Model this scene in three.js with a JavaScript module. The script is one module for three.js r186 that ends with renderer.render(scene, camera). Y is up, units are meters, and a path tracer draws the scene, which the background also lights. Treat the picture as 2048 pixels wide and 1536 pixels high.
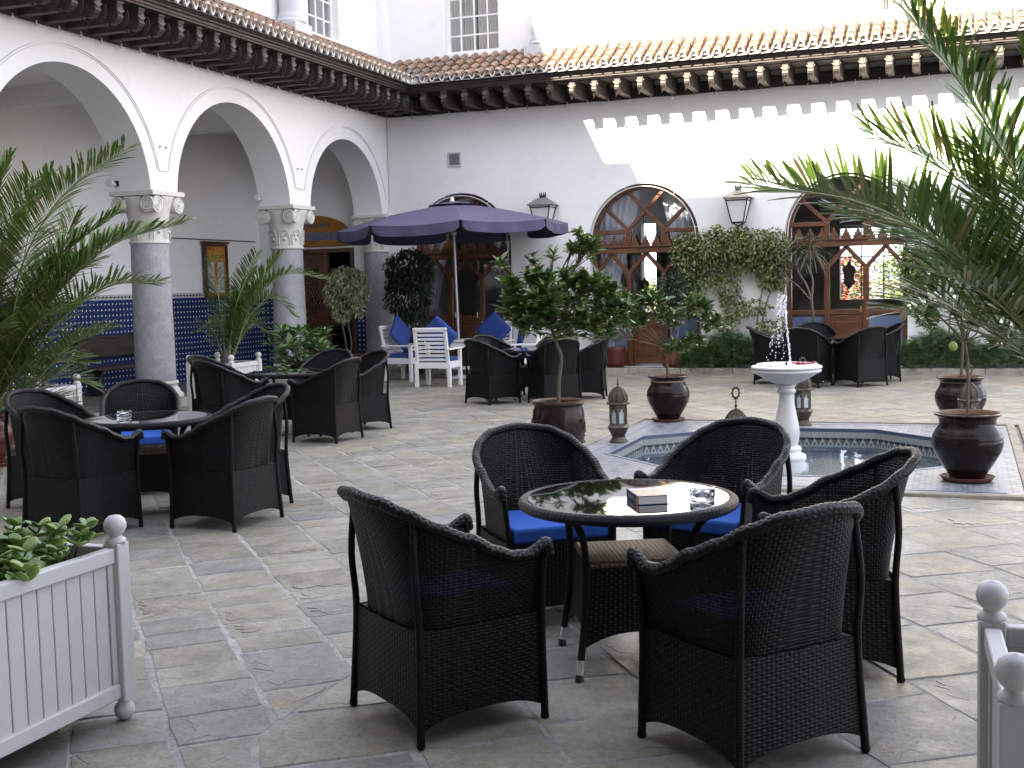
import * as THREE from 'three';
import { mergeGeometries } from 'three/addons/utils/BufferGeometryUtils.js';
import { RoundedBoxGeometry } from 'three/addons/geometries/RoundedBoxGeometry.js';

// ---------------------------------------------------------------- camera, sky, sun, exposure
const scene = new THREE.Scene();
const camera = new THREE.PerspectiveCamera(35.22, 4 / 3, 0.05, 2000);
const CAM = new THREE.Vector3(10.765, 1.65, 22.0);
{
  const yaw = -0.3581, pitch = -0.0809, roll = -0.0244;
  const f = new THREE.Vector3(Math.sin(yaw) * Math.cos(pitch), Math.sin(pitch), -Math.cos(yaw) * Math.cos(pitch));
  const r = new THREE.Vector3(Math.cos(yaw), 0, Math.sin(yaw)), u = new THREE.Vector3().crossVectors(r, f);
  camera.up.copy(r).multiplyScalar(-Math.sin(roll)).addScaledVector(u, Math.cos(roll));
  camera.position.copy(CAM); camera.lookAt(CAM.clone().add(f)); camera.updateMatrixWorld(true);
}
const renderer = new THREE.WebGLRenderer();
renderer.toneMapping = THREE.LinearToneMapping;
renderer.toneMappingExposure = 7.6;
renderer.shadowMap.enabled = true;
const TOSUN = new THREE.Vector3(-0.33, 0.67, 1).normalize();
const sun = new THREE.DirectionalLight(0xfff1dc, 5);
sun.position.copy(TOSUN).multiplyScalar(60).add(new THREE.Vector3(6, 0, 6)); sun.target.position.set(6, 0, 6);
sun.castShadow = true; sun.shadow.mapSize.set(4096, 4096);
Object.assign(sun.shadow.camera, { left: -35, right: 35, top: 35, bottom: -35, near: 1, far: 160 });
scene.add(sun, sun.target);
{ // clear, slightly hazy morning sky
  const w = 256, h = 128, d = new Float32Array(w * h * 4), s = TOSUN;
  for (let j = 0; j < h; j++) for (let i = 0; i < w; i++) {
    const el = (j + 0.5) / h * Math.PI - Math.PI / 2, az = (i + 0.5) / w * 2 * Math.PI - Math.PI;
    const x = Math.cos(el) * Math.cos(az), y = Math.sin(el), z = Math.cos(el) * Math.sin(az);
    const k = Math.pow(1 - Math.max(y, 0), 3), g = Math.max(0, x * s.x + y * s.y + z * s.z);
    const glow = 0.35 * Math.pow(g, 6) + 0.6 * Math.pow(g, 60);
    const q = (j * w + i) * 4, m = y < 0 ? 0.35 : 1;
    d[q] = m * (0.295 + 0.255 * k + glow); d[q + 1] = m * (0.32 + 0.26 * k + glow * 0.96); d[q + 2] = m * (0.41 + 0.265 * k + glow * 0.9); d[q + 3] = 1;
  }
  const t = new THREE.DataTexture(d, w, h, THREE.RGBAFormat, THREE.FloatType);
  t.mapping = THREE.EquirectangularReflectionMapping; t.magFilter = t.minFilter = THREE.LinearFilter; t.wrapS = THREE.RepeatWrapping; t.needsUpdate = true;
  scene.background = t; scene.environment = t;
}

// ---------------------------------------------------------------- helpers
let seed = 7;
function srand(s) { seed = s >>> 0; }
function rnd() { seed = (seed + 0x6D2B79F5) >>> 0; let t = seed; t = Math.imul(t ^ (t >>> 15), t | 1); t ^= t + Math.imul(t ^ (t >>> 7), t | 61); return ((t ^ (t >>> 14)) >>> 0) / 4294967296; }
const R = (a, b) => a + (b - a) * rnd();
const V = (x, y, z) => new THREE.Vector3(x, y, z);
const mixf = (a, b, t) => a + (b - a) * t;
const clamp = (x, a = 0, b = 1) => Math.min(b, Math.max(a, x));
const sstep = (a, b, x) => { const t = clamp((x - a) / (b - a)); return t * t * (3 - 2 * t); };
function hash(x, y, s) { let h = Math.imul(x, 374761393) + Math.imul(y, 668265263) + Math.imul(s, 2147483647) | 0; h = Math.imul(h ^ (h >>> 13), 1274126177); return ((h ^ (h >>> 16)) >>> 0) / 4294967296; }
function vnoise(x, y, p, s) {               // periodic value noise
  const xi = Math.floor(x), yi = Math.floor(y), fx = x - xi, fy = y - yi, m = (a) => ((a % p) + p) % p;
  const u = fx * fx * (3 - 2 * fx), v = fy * fy * (3 - 2 * fy);
  return mixf(mixf(hash(m(xi), m(yi), s), hash(m(xi + 1), m(yi), s), u), mixf(hash(m(xi), m(yi + 1), s), hash(m(xi + 1), m(yi + 1), s), u), v);
}
function fbm(u, v, p, oct, s) { let a = 0, w = 0.5, n = 0; for (let i = 0; i < oct; i++) { a += w * vnoise(u * p, v * p, p, s + i); n += w; w *= 0.5; p *= 2; } return a / n; }
function dtex(w, h, fn, srgb = false) {
  const d = new Uint8Array(w * h * 4);
  for (let j = 0; j < h; j++) for (let i = 0; i < w; i++) {
    const c = fn((i + 0.5) / w, (j + 0.5) / h), q = (j * w + i) * 4;
    if (typeof c === 'number') { d[q] = d[q + 1] = d[q + 2] = clamp(c) * 255; d[q + 3] = 255; } else { d[q] = clamp(c[0]) * 255; d[q + 1] = clamp(c[1]) * 255; d[q + 2] = clamp(c[2]) * 255; d[q + 3] = 255; }
  }
  const t = new THREE.DataTexture(d, w, h); t.wrapS = t.wrapT = THREE.RepeatWrapping; t.magFilter = t.minFilter = THREE.LinearFilter;
  if (srgb) t.colorSpace = THREE.SRGBColorSpace; t.needsUpdate = true; return t;
}
function rep(t, mx, my = mx) { const c = t.clone(); c.repeat.set(1 / mx, 1 / my); c.needsUpdate = true; return c; }
function ctex(w, h, draw) {
  const c = document.createElement('canvas'); c.width = w; c.height = h; draw(c.getContext('2d'), w, h);
  const t = new THREE.CanvasTexture(c); t.colorSpace = THREE.SRGBColorSpace; return t;
}
function mat(col, rough = 0.8, o = {}) {
  const P = ('transmission' in o) || ('clearcoat' in o) || ('sheen' in o) || ('ior' in o);
  const m = P ? new THREE.MeshPhysicalMaterial({ roughness: rough, ...o }) : new THREE.MeshStandardMaterial({ roughness: rough, ...o });
  if (Array.isArray(col)) m.color.setRGB(...col); else m.color.set(col);
  return m;
}
// geometry
function prep(g) {
  const n = g.index ? g.toNonIndexed() : g;
  for (const k of Object.keys(n.attributes)) if (!['position', 'normal', 'uv', 'color'].includes(k)) n.deleteAttribute(k);
  if (!n.attributes.normal) n.computeVertexNormals();
  if (!n.attributes.uv) n.setAttribute('uv', new THREE.BufferAttribute(new Float32Array(n.attributes.position.count * 2), 2));
  return n;
}
function merge(list) {
  list = list.flat().map(prep); const col = list.some((g) => g.attributes.color);
  if (col) for (const g of list) if (!g.attributes.color) g.setAttribute('color', new THREE.BufferAttribute(new Float32Array(g.attributes.position.count * 3).fill(1), 3));
  return list.length === 1 ? list[0] : mergeGeometries(list);
}
function cubeUV(g, sx = 1, ox = 0) {         // uv in metres from the dominant normal
  g = prep(g); const p = g.attributes.position, n = g.attributes.normal, uv = g.attributes.uv;
  for (let i = 0; i < p.count; i++) {
    const ax = Math.abs(n.getX(i)), ay = Math.abs(n.getY(i)), az = Math.abs(n.getZ(i));
    if (ay >= ax && ay >= az) uv.setXY(i, p.getX(i) * sx + ox, p.getZ(i) * sx);
    else if (ax >= az) uv.setXY(i, p.getZ(i) * sx + ox, p.getY(i) * sx);
    else uv.setXY(i, p.getX(i) * sx + ox, p.getY(i) * sx);
  }
  return g;
}
function tint(g, c) { g = prep(g); const n = g.attributes.position.count, a = new Float32Array(n * 3); for (let i = 0; i < n; i++) a.set(c, i * 3); g.setAttribute('color', new THREE.BufferAttribute(a, 3)); return g; }
const box = (w, h, d, x = 0, y = 0, z = 0) => cubeUV(new THREE.BoxGeometry(w, h, d).translate(x, y, z));
const box2 = (x0, y0, z0, x1, y1, z1) => box(x1 - x0, y1 - y0, z1 - z0, (x0 + x1) / 2, (y0 + y1) / 2, (z0 + z1) / 2);
const rbox = (w, h, d, r, x = 0, y = 0, z = 0, s = 2) => cubeUV(new RoundedBoxGeometry(w, h, d, s, r).translate(x, y, z));
const cyl = (rt, rb, h, x = 0, y = 0, z = 0, s = 16) => prep(new THREE.CylinderGeometry(rt, rb, h, s).translate(x, y, z));
const ball = (r, x = 0, y = 0, z = 0, s = 14) => prep(new THREE.SphereGeometry(r, s, Math.ceil(s * 0.7)).translate(x, y, z));
const lathe = (pts, s = 32) => prep(new THREE.LatheGeometry(pts.map(([r, y]) => new THREE.Vector2(r, y)), s));
function tube(pts, r, seg = 16, rad = 8, closed = false) { return prep(new THREE.TubeGeometry(new THREE.CatmullRomCurve3(pts.map((p) => p.isVector3 ? p : V(...p)), closed), seg, r, rad, closed)); }
function taper(pts, r0, r1, seg = 12, rad = 6) {   // tapering tube
  const c = new THREE.CatmullRomCurve3(pts.map((p) => p.isVector3 ? p : V(...p))), fr = c.computeFrenetFrames(seg), pos = [], nor = [], uv = [], idx = [], L = c.getLength();
  for (let i = 0; i <= seg; i++) { const P = c.getPointAt(i / seg), r = mixf(r0, r1, i / seg);
    for (let j = 0; j <= rad; j++) { const a = j / rad * 2 * Math.PI, n = fr.normals[i].clone().multiplyScalar(Math.cos(a)).addScaledVector(fr.binormals[i], Math.sin(a));
      pos.push(P.x + n.x * r, P.y + n.y * r, P.z + n.z * r); nor.push(n.x, n.y, n.z); uv.push(i / seg * L, j / rad * 6.28 * r0); } }
  for (let i = 0; i < seg; i++) for (let j = 0; j < rad; j++) { const a = i * (rad + 1) + j, b = a + rad + 1; idx.push(a, a + 1, b, b, a + 1, b + 1); }
  const g = new THREE.BufferGeometry(); g.setAttribute('position', new THREE.Float32BufferAttribute(pos, 3)); g.setAttribute('normal', new THREE.Float32BufferAttribute(nor, 3)); g.setAttribute('uv', new THREE.Float32BufferAttribute(uv, 2)); g.setIndex(idx); return prep(g);
}
function bar(x1, y1, x2, y2, w, z0, z1, ext = 0) { // timber in a plane z0..z1
  const dx = x2 - x1, dy = y2 - y1, L = Math.hypot(dx, dy) + ext * 2, g = new RoundedBoxGeometry(L, w, z1 - z0, 1, Math.min(0.012, w * 0.2)), p = prep(g), uv = p.attributes.uv, q = p.attributes.position;
  for (let i = 0; i < q.count; i++) uv.setXY(i, q.getX(i) + x1 * 3.1, q.getY(i) + q.getZ(i) + y1 * 1.7);
  return p.rotateZ(Math.atan2(dy, dx)).translate((x1 + x2) / 2, (y1 + y2) / 2, (z0 + z1) / 2);
}
function shapeOf(pts, holes = []) { const s = new THREE.Shape(pts.map(([x, y]) => new THREE.Vector2(x, y))); for (const h of holes) s.holes.push(h.isPath || h.curves ? h : new THREE.Path(h.map(([x, y]) => new THREE.Vector2(x, y)))); return s; }
const extr = (s, d, o = {}) => prep(new THREE.ExtrudeGeometry(s, { depth: d, bevelEnabled: false, curveSegments: 40, ...o }));
function grid(nu, nv, fn) {                  // parametric sheet, uv from fn or 0..1
  const pos = [], uv = [], idx = [];
  for (let j = 0; j <= nv; j++) for (let i = 0; i <= nu; i++) { const r = fn(i / nu, j / nv); pos.push(r[0], r[1], r[2]); uv.push(r[3] ?? i / nu, r[4] ?? j / nv); }
  for (let j = 0; j < nv; j++) for (let i = 0; i < nu; i++) { const a = j * (nu + 1) + i, b = a + nu + 1; idx.push(a, a + 1, b, b, a + 1, b + 1); }
  const g = new THREE.BufferGeometry(); g.setAttribute('position', new THREE.Float32BufferAttribute(pos, 3)); g.setAttribute('uv', new THREE.Float32BufferAttribute(uv, 2)); g.setIndex(idx); g.computeVertexNormals(); return prep(g);
}
// scene graph
const used = {};
function numbered(n) { if (!(n in used)) { used[n] = 0; return n; } used[n]++; return n + '_' + String(used[n]).padStart(3, '0'); }
function obj(name, geo, m, parent) { const o = new THREE.Mesh(Array.isArray(geo) ? merge(geo) : geo, m); o.name = parent ? name : numbered(name); o.castShadow = o.receiveShadow = true; (parent || scene).add(o); return o; }
function tag(o, label, category, group) { o.userData.label = label; o.userData.category = category; if (group) o.userData.group = group; return o; }
function thing(name, label, category, pos = [0, 0, 0], ry = 0, group) { const o = new THREE.Group(); o.name = numbered(name); o.position.set(...pos); o.rotation.y = ry; scene.add(o); return tag(o, label, category, group); }
function dup(root, label, pos, ry, group) { const c = root.clone(); c.userData = { ...root.userData }; c.name = numbered(root.name.replace(/_\d{3}$/, '')); c.position.set(...pos); c.rotation.set(0, ry, 0); c.userData.label = label; if (group) c.userData.group = group; scene.add(c); return c; }
const structure = (o) => { o.userData.kind = 'structure'; return o; };
const stuff = (o) => { o.userData.kind = 'stuff'; return o; };
const part = (name, parent, label) => { const o = new THREE.Group(); o.name = name; if (label) o.userData.label = label; parent.add(o); return o; };

// ---------------------------------------------------------------- textures and materials
const T = {};
T.plaster = dtex(512, 512, (u, v) => { const a = fbm(u, v, 6, 5, 11), b = fbm(u, v, 40, 3, 12); return 0.5 + 0.5 * (a - 0.5) + 0.35 * (b - 0.5); });
T.plasterCol = dtex(512, 512, (u, v) => { const a = fbm(u, v, 4, 6, 21), b = fbm(u, v, 24, 3, 22), st = sstep(0.64, 0.8, fbm(u, v, 14, 4, 25)) * 0.015; const k = 0.95 + 0.035 * a + 0.015 * (b - 0.5) - st; return [k, k * 0.997, k * 0.988]; }, true);
T.wood = dtex(512, 256, (u, v) => { const g = fbm(u * 0.12 + 0.02 * fbm(u, v, 4, 3, 33), v, 24, 5, 31), f = fbm(u * 0.1, v, 90, 2, 32); const k = 0.62 + 0.5 * (g - 0.5) + 0.35 * (f - 0.5); return [k + 0.2, k + 0.17, k + 0.14]; }, true);
T.stone = dtex(1024, 1024, (u, v) => { const a = fbm(u, v, 5, 6, 41), b = fbm(u, v, 60, 3, 42), c = fbm(u + 0.3 * a, v, 12, 4, 43); let k = 0.80 + 0.22 * (a - 0.5) + 0.16 * (b - 0.5) + 0.16 * (c - 0.5); const w = sstep(0.66, 0.74, fbm(u, v, 9, 5, 44)); const dk = sstep(0.7, 0.76, fbm(u, v, 150, 2, 45)) * 0.12; return [k + 0.02 * w - dk, k - 0.01 * w - dk, k - 0.05 * w - dk]; }, true);
T.stoneBump = dtex(1024, 1024, (u, v) => { // cleft sandstone: terraces with sharp broken edges
  const a = fbm(u, v, 4, 5, 51) + 0.12 * fbm(u, v, 30, 3, 52); let h = 0; for (const l of [0.36, 0.47, 0.56, 0.66, 0.75]) h += sstep(l, l + 0.006, a) * 0.13; return 0.15 + h + 0.14 * fbm(u, v, 90, 3, 53); });
T.stoneRough = dtex(512, 512, (u, v) => 0.26 + 0.42 * fbm(u, v, 7, 5, 61) + 0.12 * fbm(u, v, 60, 2, 62));
T.clay = dtex(256, 256, (u, v) => { const a = fbm(u, v, 5, 5, 71), b = fbm(u, v, 30, 3, 72); const k = 0.75 + 0.4 * (a - 0.5) + 0.3 * (b - 0.5), l = sstep(0.6, 0.7, fbm(u, v, 12, 4, 73)) * 0.18; return [k - l, k - l * 0.4, k - l * 0.6]; }, true);
T.granite = dtex(256, 256, (u, v) => { const b = fbm(u, v, 90, 2, 81), a = fbm(u, v, 6, 4, 82); return 0.85 + 0.22 * (b - 0.5) + 0.14 * (a - 0.5); }, true);
T.weaveH = dtex(128, 64, (u, v) => { const c = Math.floor(u * 2), r = Math.floor(v * 2), fu = u * 2 - c, fv = v * 2 - r, over = (c + r) % 2; const weft = Math.sqrt(Math.max(0, 1 - Math.pow((fv - 0.5) / 0.43, 2))) * (over ? Math.sin(fu * Math.PI) : 0.25), warp = Math.abs(fu - 0.5) < 0.2 ? (over ? 0.2 : 0.75) : 0; return Math.max(weft, warp); });
T.weaveC = dtex(128, 64, (u, v) => { const c = Math.floor(u * 2), r = Math.floor(v * 2), fv = v * 2 - r, k = 0.8 + 0.2 * hash(c, r, 5) - 0.35 * sstep(0.3, 0.5, Math.abs(fv - 0.5)); return [k, k * 0.96, k * 0.92]; }, true);
T.weaveA = dtex(128, 64, (u, v) => { const c = Math.floor(u * 2), r = Math.floor(v * 2), fu = u * 2 - c, fv = v * 2 - r, over = (c + r) % 2; const gap = Math.abs(fv - 0.5) > 0.43 && Math.abs(fu - 0.5) > 0.24 && Math.abs(fu - 0.5) < 0.35 && !over; return gap ? 0 : 1; });
T.braid = dtex(64, 64, (u, v) => { const t = v * 2 - Math.floor(v * 2), s = (u * 1 + (t < 0.5 ? t : 1 - t) * 1.0) % 1, k = Math.sqrt(Math.max(0, 1 - Math.pow((s - 0.5) / 0.48, 2))); return k; });
T.canvas = dtex(64, 64, (u, v) => 0.5 + 0.25 * Math.sin(u * 2 * Math.PI * 16) + 0.25 * Math.sin(v * 2 * Math.PI * 16));
// one tile: cobalt ground, pale star at the corners, lighter lattice
T.dado = dtex(256, 256, (u, v) => { const n = fbm(u, v, 8, 4, 91) - 0.5; let c = [0.15 + n * 0.06, 0.205 + n * 0.08, 0.355 + n * 0.12]; const cells = 2, x = u * cells % 1, y = v * cells % 1, dx = Math.abs(x - 0.5), dy = Math.abs(y - 0.5); const d = dx * 1.15 + dy; if (d < 0.2) c = [0.86, 0.85, 0.8]; else if (d > 0.33 && d < 0.37) c = [0.2, 0.27, 0.42]; if (Math.min(dx, dy) > 0.47 || Math.max(dx, dy) > 0.49) c = [0.11, 0.14, 0.27]; return c; }, true);
T.dadoBand = dtex(256, 128, (u, v) => { if (v > 0.8) return [0.12, 0.18, 0.42]; if (v < 0.1) return [0.14, 0.2, 0.45]; const x = Math.abs(u * 2 % 1 - 0.5), y = Math.abs(v - 0.45); if (x * 2 + y * 2.4 < 0.5 && x * x * 4 + y * y * 6 > 0.02) return [0.1, 0.11, 0.2]; if (y < 0.035) return [0.2, 0.24, 0.4]; return [0.74, 0.74, 0.7]; }, true);
T.deck = dtex(256, 256, (u, v) => { // small rectangular mosaic, white with grey-blue
  const r = Math.floor(v * 8), s = (u * 4 + (r % 2) * 0.5), c = Math.floor(s) % 4, fu = s - Math.floor(s), fv = v * 8 - r; if (fv < 0.18 || fu < 0.09) return [0.36, 0.39, 0.44]; const h = hash(c, r, 3); return h < 0.25 ? [0.5, 0.54, 0.6] : [0.66 + 0.12 * h, 0.68 + 0.1 * h, 0.69 + 0.1 * h]; }, true);
T.poolFloor = dtex(256, 256, (u, v) => { const r = Math.floor(v * 8), c = Math.floor(u * 8), fu = u * 8 - c, fv = v * 8 - r; const h = hash(c, r, 9); if (fu < 0.12 || fv < 0.12) return [0.44, 0.47, 0.5]; return (c + r) % 2 ? [0.13 + 0.05 * h, 0.16 + 0.05 * h, 0.23 + 0.06 * h] : [0.42, 0.46, 0.5]; }, true);
T.poolBand = dtex(256, 128, (u, v) => { if (v > 0.86) return [0.32, 0.36, 0.46]; if (v > 0.6) return (u * 4 % 1) < 0.05 ? [0.45, 0.5, 0.5] : [0.66, 0.67, 0.64]; if (v > 0.2) { const x = Math.abs(u * 4 % 1 - 0.5), y = (v - 0.2) / 0.4; return (x * 1.8 < 1 - y) && !(x < 0.16 && y > 0.2 && y < 0.5) ? [0.75, 0.77, 0.74] : [0.13, 0.16, 0.22]; } return (u * 8 % 1) < 0.1 ? [0.3, 0.33, 0.36] : [0.5, 0.55, 0.58]; }, true);

const M = {};
const shadeTint = null;
const plasterMaps = { map: rep(T.plasterCol, 3.1), bumpMap: rep(T.plaster, 1.7), bumpScale: 0.003 };
M.white = mat([0.80, 0.79, 0.78], 0.85, plasterMaps);
M.whitePaint = mat([0.78, 0.77, 0.755], 0.5, { bumpMap: rep(T.plaster, 0.6), bumpScale: 0.0012, map: rep(T.plasterCol, 0.7) });
M.planterPaint = mat([0.56, 0.55, 0.535], 0.5, { bumpMap: rep(T.plaster, 0.6), bumpScale: 0.0012, map: rep(T.plasterCol, 0.7) });
M.cream = mat([0.56, 0.53, 0.46], 0.7, { map: rep(T.stone, 1.2), bumpMap: rep(T.plaster, 0.5), bumpScale: 0.006 });
M.granite = mat([0.45, 0.445, 0.45], 0.65, { map: rep(T.granite, 0.35), bumpMap: rep(T.granite, 0.35), bumpScale: 0.001 });
M.greyPlaster = mat([0.5, 0.5, 0.52], 0.8, plasterMaps);
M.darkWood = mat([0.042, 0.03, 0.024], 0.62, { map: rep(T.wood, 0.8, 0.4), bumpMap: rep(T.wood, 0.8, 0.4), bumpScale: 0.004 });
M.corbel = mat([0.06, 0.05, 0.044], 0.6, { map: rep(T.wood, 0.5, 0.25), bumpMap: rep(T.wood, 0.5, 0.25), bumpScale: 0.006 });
M.redWood = mat([0.165, 0.068, 0.03], 0.36, { map: rep(T.wood, 0.9, 0.45), bumpMap: rep(T.wood, 0.9, 0.45), bumpScale: 0.0015 });
M.brownWood = mat([0.12, 0.055, 0.028], 0.5, { map: rep(T.wood, 0.9, 0.45), bumpMap: rep(T.wood, 0.9, 0.45), bumpScale: 0.002 });
M.glass = mat([0.95, 0.95, 0.95], 0.02, { transmission: 1, thickness: 0, ior: 1.5, side: THREE.DoubleSide });
M.iron = mat([0.03, 0.03, 0.032], 0.5, { metalness: 0.6 });
M.mortarWhite = mat([0.62, 0.61, 0.57], 0.9, { map: rep(T.plasterCol, 0.5), bumpMap: rep(T.plaster, 0.3), bumpScale: 0.008 });
M.tiles = [[0.44, 0.265, 0.17], [0.38, 0.24, 0.165], [0.48, 0.31, 0.205], [0.33, 0.23, 0.175], [0.46, 0.35, 0.245], [0.47, 0.24, 0.135]].map((c) => mat(c, 0.85, { map: rep(T.clay, 0.45), bumpMap: rep(T.clay, 0.45), bumpScale: 0.006 }));
M.dado = mat([1, 1, 1], 0.25, { map: rep(T.dado, 0.194) });
M.dadoBand = mat([0.9, 0.9, 0.9], 0.25, { map: rep(T.dadoBand, 0.2, 0.13) });
M.black = mat([0.012, 0.012, 0.012], 0.6);
M.brass = mat([0.62, 0.40, 0.13], 0.28, { metalness: 1 });
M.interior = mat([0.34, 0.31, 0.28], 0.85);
M.curtain = mat([0.62, 0.68, 0.76], 0.9, { transmission: 0.25, thickness: 0, side: THREE.DoubleSide });
M.blueCloth = mat([0.30, 0.40, 0.62], 0.85, { side: THREE.DoubleSide });
// ---------------------------------------------------------------- ground, paving, pool
const POOL = { x0: 7.2, x1: 11.2, z0: 7.95, z1: 12.45, cx: 9.2, cz: 10.15, a: 1.64 };
const octagon = (a) => Array.from({ length: 8 }, (_, i) => { const t = Math.PI / 8 + i * Math.PI / 4, r = a / Math.cos(Math.PI / 8); return [POOL.cx + r * Math.cos(t), POOL.cz + r * Math.sin(t)]; });
const flat = (shape, y) => { const g = prep(new THREE.ShapeGeometry(shape)); const p = g.attributes.position; for (let i = 0; i < p.count; i++) { const x = p.getX(i), z = p.getY(i); p.setXYZ(i, x, y, z); } g.attributes.normal.array.fill(0); for (let i = 0; i < p.count; i++) g.attributes.normal.setY(i, 1); for (let i = 0; i < p.count; i += 3) { /* keep faces up */ const a = [p.getX(i + 1), p.getZ(i + 1)], b = [p.getX(i + 2), p.getZ(i + 2)]; p.setXYZ(i + 1, b[0], y, b[1]); p.setXYZ(i + 2, a[0], y, a[1]); } return cubeUV(g); };
const mMortar = mat([0.47, 0.46, 0.415], 0.9, { map: rep(T.stone, 1.1), bumpMap: rep(T.plaster, 0.4), bumpScale: 0.008 });
const mEarth = mat([0.22, 0.2, 0.16], 0.95, { map: rep(T.stone, 5) });
const paving = structure(new THREE.Group()); paving.name = numbered('courtyard_paving'); scene.add(paving);
tag(paving, 'courtyard floor of grey and tan sandstone flags laid on the diagonal', 'paving');
obj('mortar_bed', flat(shapeOf([[-0.02, 0.0], [20, 0.0], [20, 24.6], [-0.02, 24.6]], [octagon(POOL.a)]), -0.0035), mMortar, paving);
tag(structure(obj('ground', flat(shapeOf([[-700, -700], [700, -700], [700, 700], [-700, 700]], [[[-9, -7], [20, -7], [20, 26], [-9, 26]]]), -0.03), mEarth)), 'bare ground stretching away beyond the buildings', 'ground');
{
  srand(1234);
  const clip = (poly, nx, nz, c) => { const out = []; for (let i = 0; i < poly.length; i++) { const a = poly[i], b = poly[(i + 1) % poly.length], da = a[0] * nx + a[1] * nz - c, db = b[0] * nx + b[1] * nz - c; if (da <= 0) out.push(a); if ((da < 0 && db > 0) || (da > 0 && db < 0)) { const t = da / (da - db); out.push([a[0] + (b[0] - a[0]) * t, a[1] + (b[1] - a[1]) * t]); } } return out; };
  const area = (p) => { let s = 0; for (let i = 0; i < p.length; i++) { const a = p[i], b = p[(i + 1) % p.length]; s += a[0] * b[1] - b[0] * a[1]; } return s / 2; };
  const cen = (p) => [p.reduce((s, q) => s + q[0], 0) / p.length, p.reduce((s, q) => s + q[1], 0) / p.length];
  const fr = { x0: POOL.x0 - 0.09, x1: POOL.x1 + 0.2, z0: POOL.z0 - 0.1, z1: POOL.z1 + 0.1 };
  const stones = [];
  const lay = (set, d, w0, w1, l0, l1, keep) => {
    const n = [d[1], -d[0]];
    let b = -22, row = 0;
    while (b < 22) {
      const w = R(w0, w1); let a = -5 + R(0, 0.4);
      while (a < 34) {
        const l = R(l0, l1) * (rnd() < 0.12 ? 1.5 : 1), j = () => R(-0.012, 0.012);
        let poly = [[a + j(), b + j()], [a + l + j(), b + j()], [a + l + j(), b + w + j()], [a + j(), b + w + j()]].map(([s, t]) => [s * d[0] + t * n[0], s * d[1] + t * n[1]]);
        a += l; if (area(poly) < 0) poly.reverse();
        let c = cen(poly);
        if (c[0] < -0.4 || c[0] > 14.5 || c[1] < 0.2 || c[1] > 21.6) continue;
        const q = V(c[0], 0, c[1]).project(camera); if (Math.abs(q.x) > 1.3 || q.y < -1.45 || q.z > 1) continue;
        poly = clip(clip(poly, -1, 0, -0.06), 0, -1, -0.64); if (poly.length < 3) continue;
        c = cen(poly);
        if (set === 1) { if (c[1] > fr.z1 - 0.3) { if (c[0] > 9) continue; poly = clip(poly, 1, 0, 8.31); } } else { poly = clip(poly, -1, 0, -8.31); poly = clip(poly, 0, -1, -fr.z1); }
        if (poly.length < 3) continue;
        if (poly.some((p) => p[0] > fr.x0 && p[0] < fr.x1 && p[1] > fr.z0 && p[1] < fr.z1) || (c[0] > fr.x0 && c[0] < fr.x1 && c[1] > fr.z0 && c[1] < fr.z1)) {
          const o = [clip(poly, 1, 0, fr.x0), clip(poly, -1, 0, -fr.x1), clip(poly, 0, 1, fr.z0), clip(poly, 0, -1, -fr.z1)].filter((p) => p.length > 2).sort((p, q2) => Math.abs(area(q2)) - Math.abs(area(p)));
          if (!o.length) continue; poly = o[0];
        }
        if (Math.abs(area(poly)) < 0.0022) continue;
        stones.push(poly);
      }
      b += w; row++;
    }
  };
  const d1 = [0.664, 0.748]; lay(1, d1, 0.36, 0.43, 0.24, 0.42);
  lay(2, [0.57, 0.822], 0.42, 0.56, 0.40, 0.62);
  const tones = [[0.30, 0.275, 0.22], [0.28, 0.262, 0.215], [0.255, 0.25, 0.23], [0.242, 0.242, 0.238], [0.31, 0.29, 0.245], [0.262, 0.235, 0.195], [0.285, 0.275, 0.25]];
  const build = (poly, near) => {
    const gap = R(0.006, 0.012), rough = rnd() < 0.3 ? 0.009 : 0.0045, ring = []; if (area(poly) > 0) poly = poly.slice().reverse();
    const c = cen(poly), n = poly.length;
    const inset = poly.map((p, i) => { const a = poly[(i + n - 1) % n], b = poly[(i + 1) % n]; const e = (u, v) => { const l = Math.hypot(v[0] - u[0], v[1] - u[1]) || 1; return [-(v[1] - u[1]) / l, (v[0] - u[0]) / l]; }; const n1 = e(a, p), n2 = e(p, b); let mx = n1[0] + n2[0], mz = n1[1] + n2[1]; const k = gap * 2 / (mx * mx + mz * mz + 0.15); let q = [p[0] - mx * k * -1, p[1] - mz * k * -1]; if (Math.hypot(q[0] - c[0], q[1] - c[1]) > Math.hypot(p[0] - c[0], p[1] - c[1])) q = [p[0] - mx * k, p[1] - mz * k]; return q; });
    for (let i = 0; i < n; i++) { const a = inset[i], b = inset[(i + 1) % n], L = Math.hypot(b[0] - a[0], b[1] - a[1]), m = Math.max(1, Math.min(5, Math.round(L / 0.09))); for (let k = 0; k < m; k++) { const t = k / m, s = k === 0 ? 0.004 : rough; ring.push([mixf(a[0], b[0], t) + R(-s, s), mixf(a[1], b[1], t) + R(-s, s)]); } }
    const y = R(-0.001, 0.003), tx = R(-0.008, 0.008), tz = R(-0.008, 0.008), Y = (p) => y + (p[0] - c[0]) * tx + (p[1] - c[1]) * tz;
    const pos = [], uv = [], nor = [], ou = R(0, 9), ov = R(0, 9), rot = R(0, 6.28), cu = Math.cos(rot), su = Math.sin(rot);
    const put = (p, yy, nx, ny, nz) => { pos.push(p[0], yy, p[1]); nor.push(nx, ny, nz); uv.push(p[0] * cu - p[1] * su + ou, p[0] * su + p[1] * cu + ov); };
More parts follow.
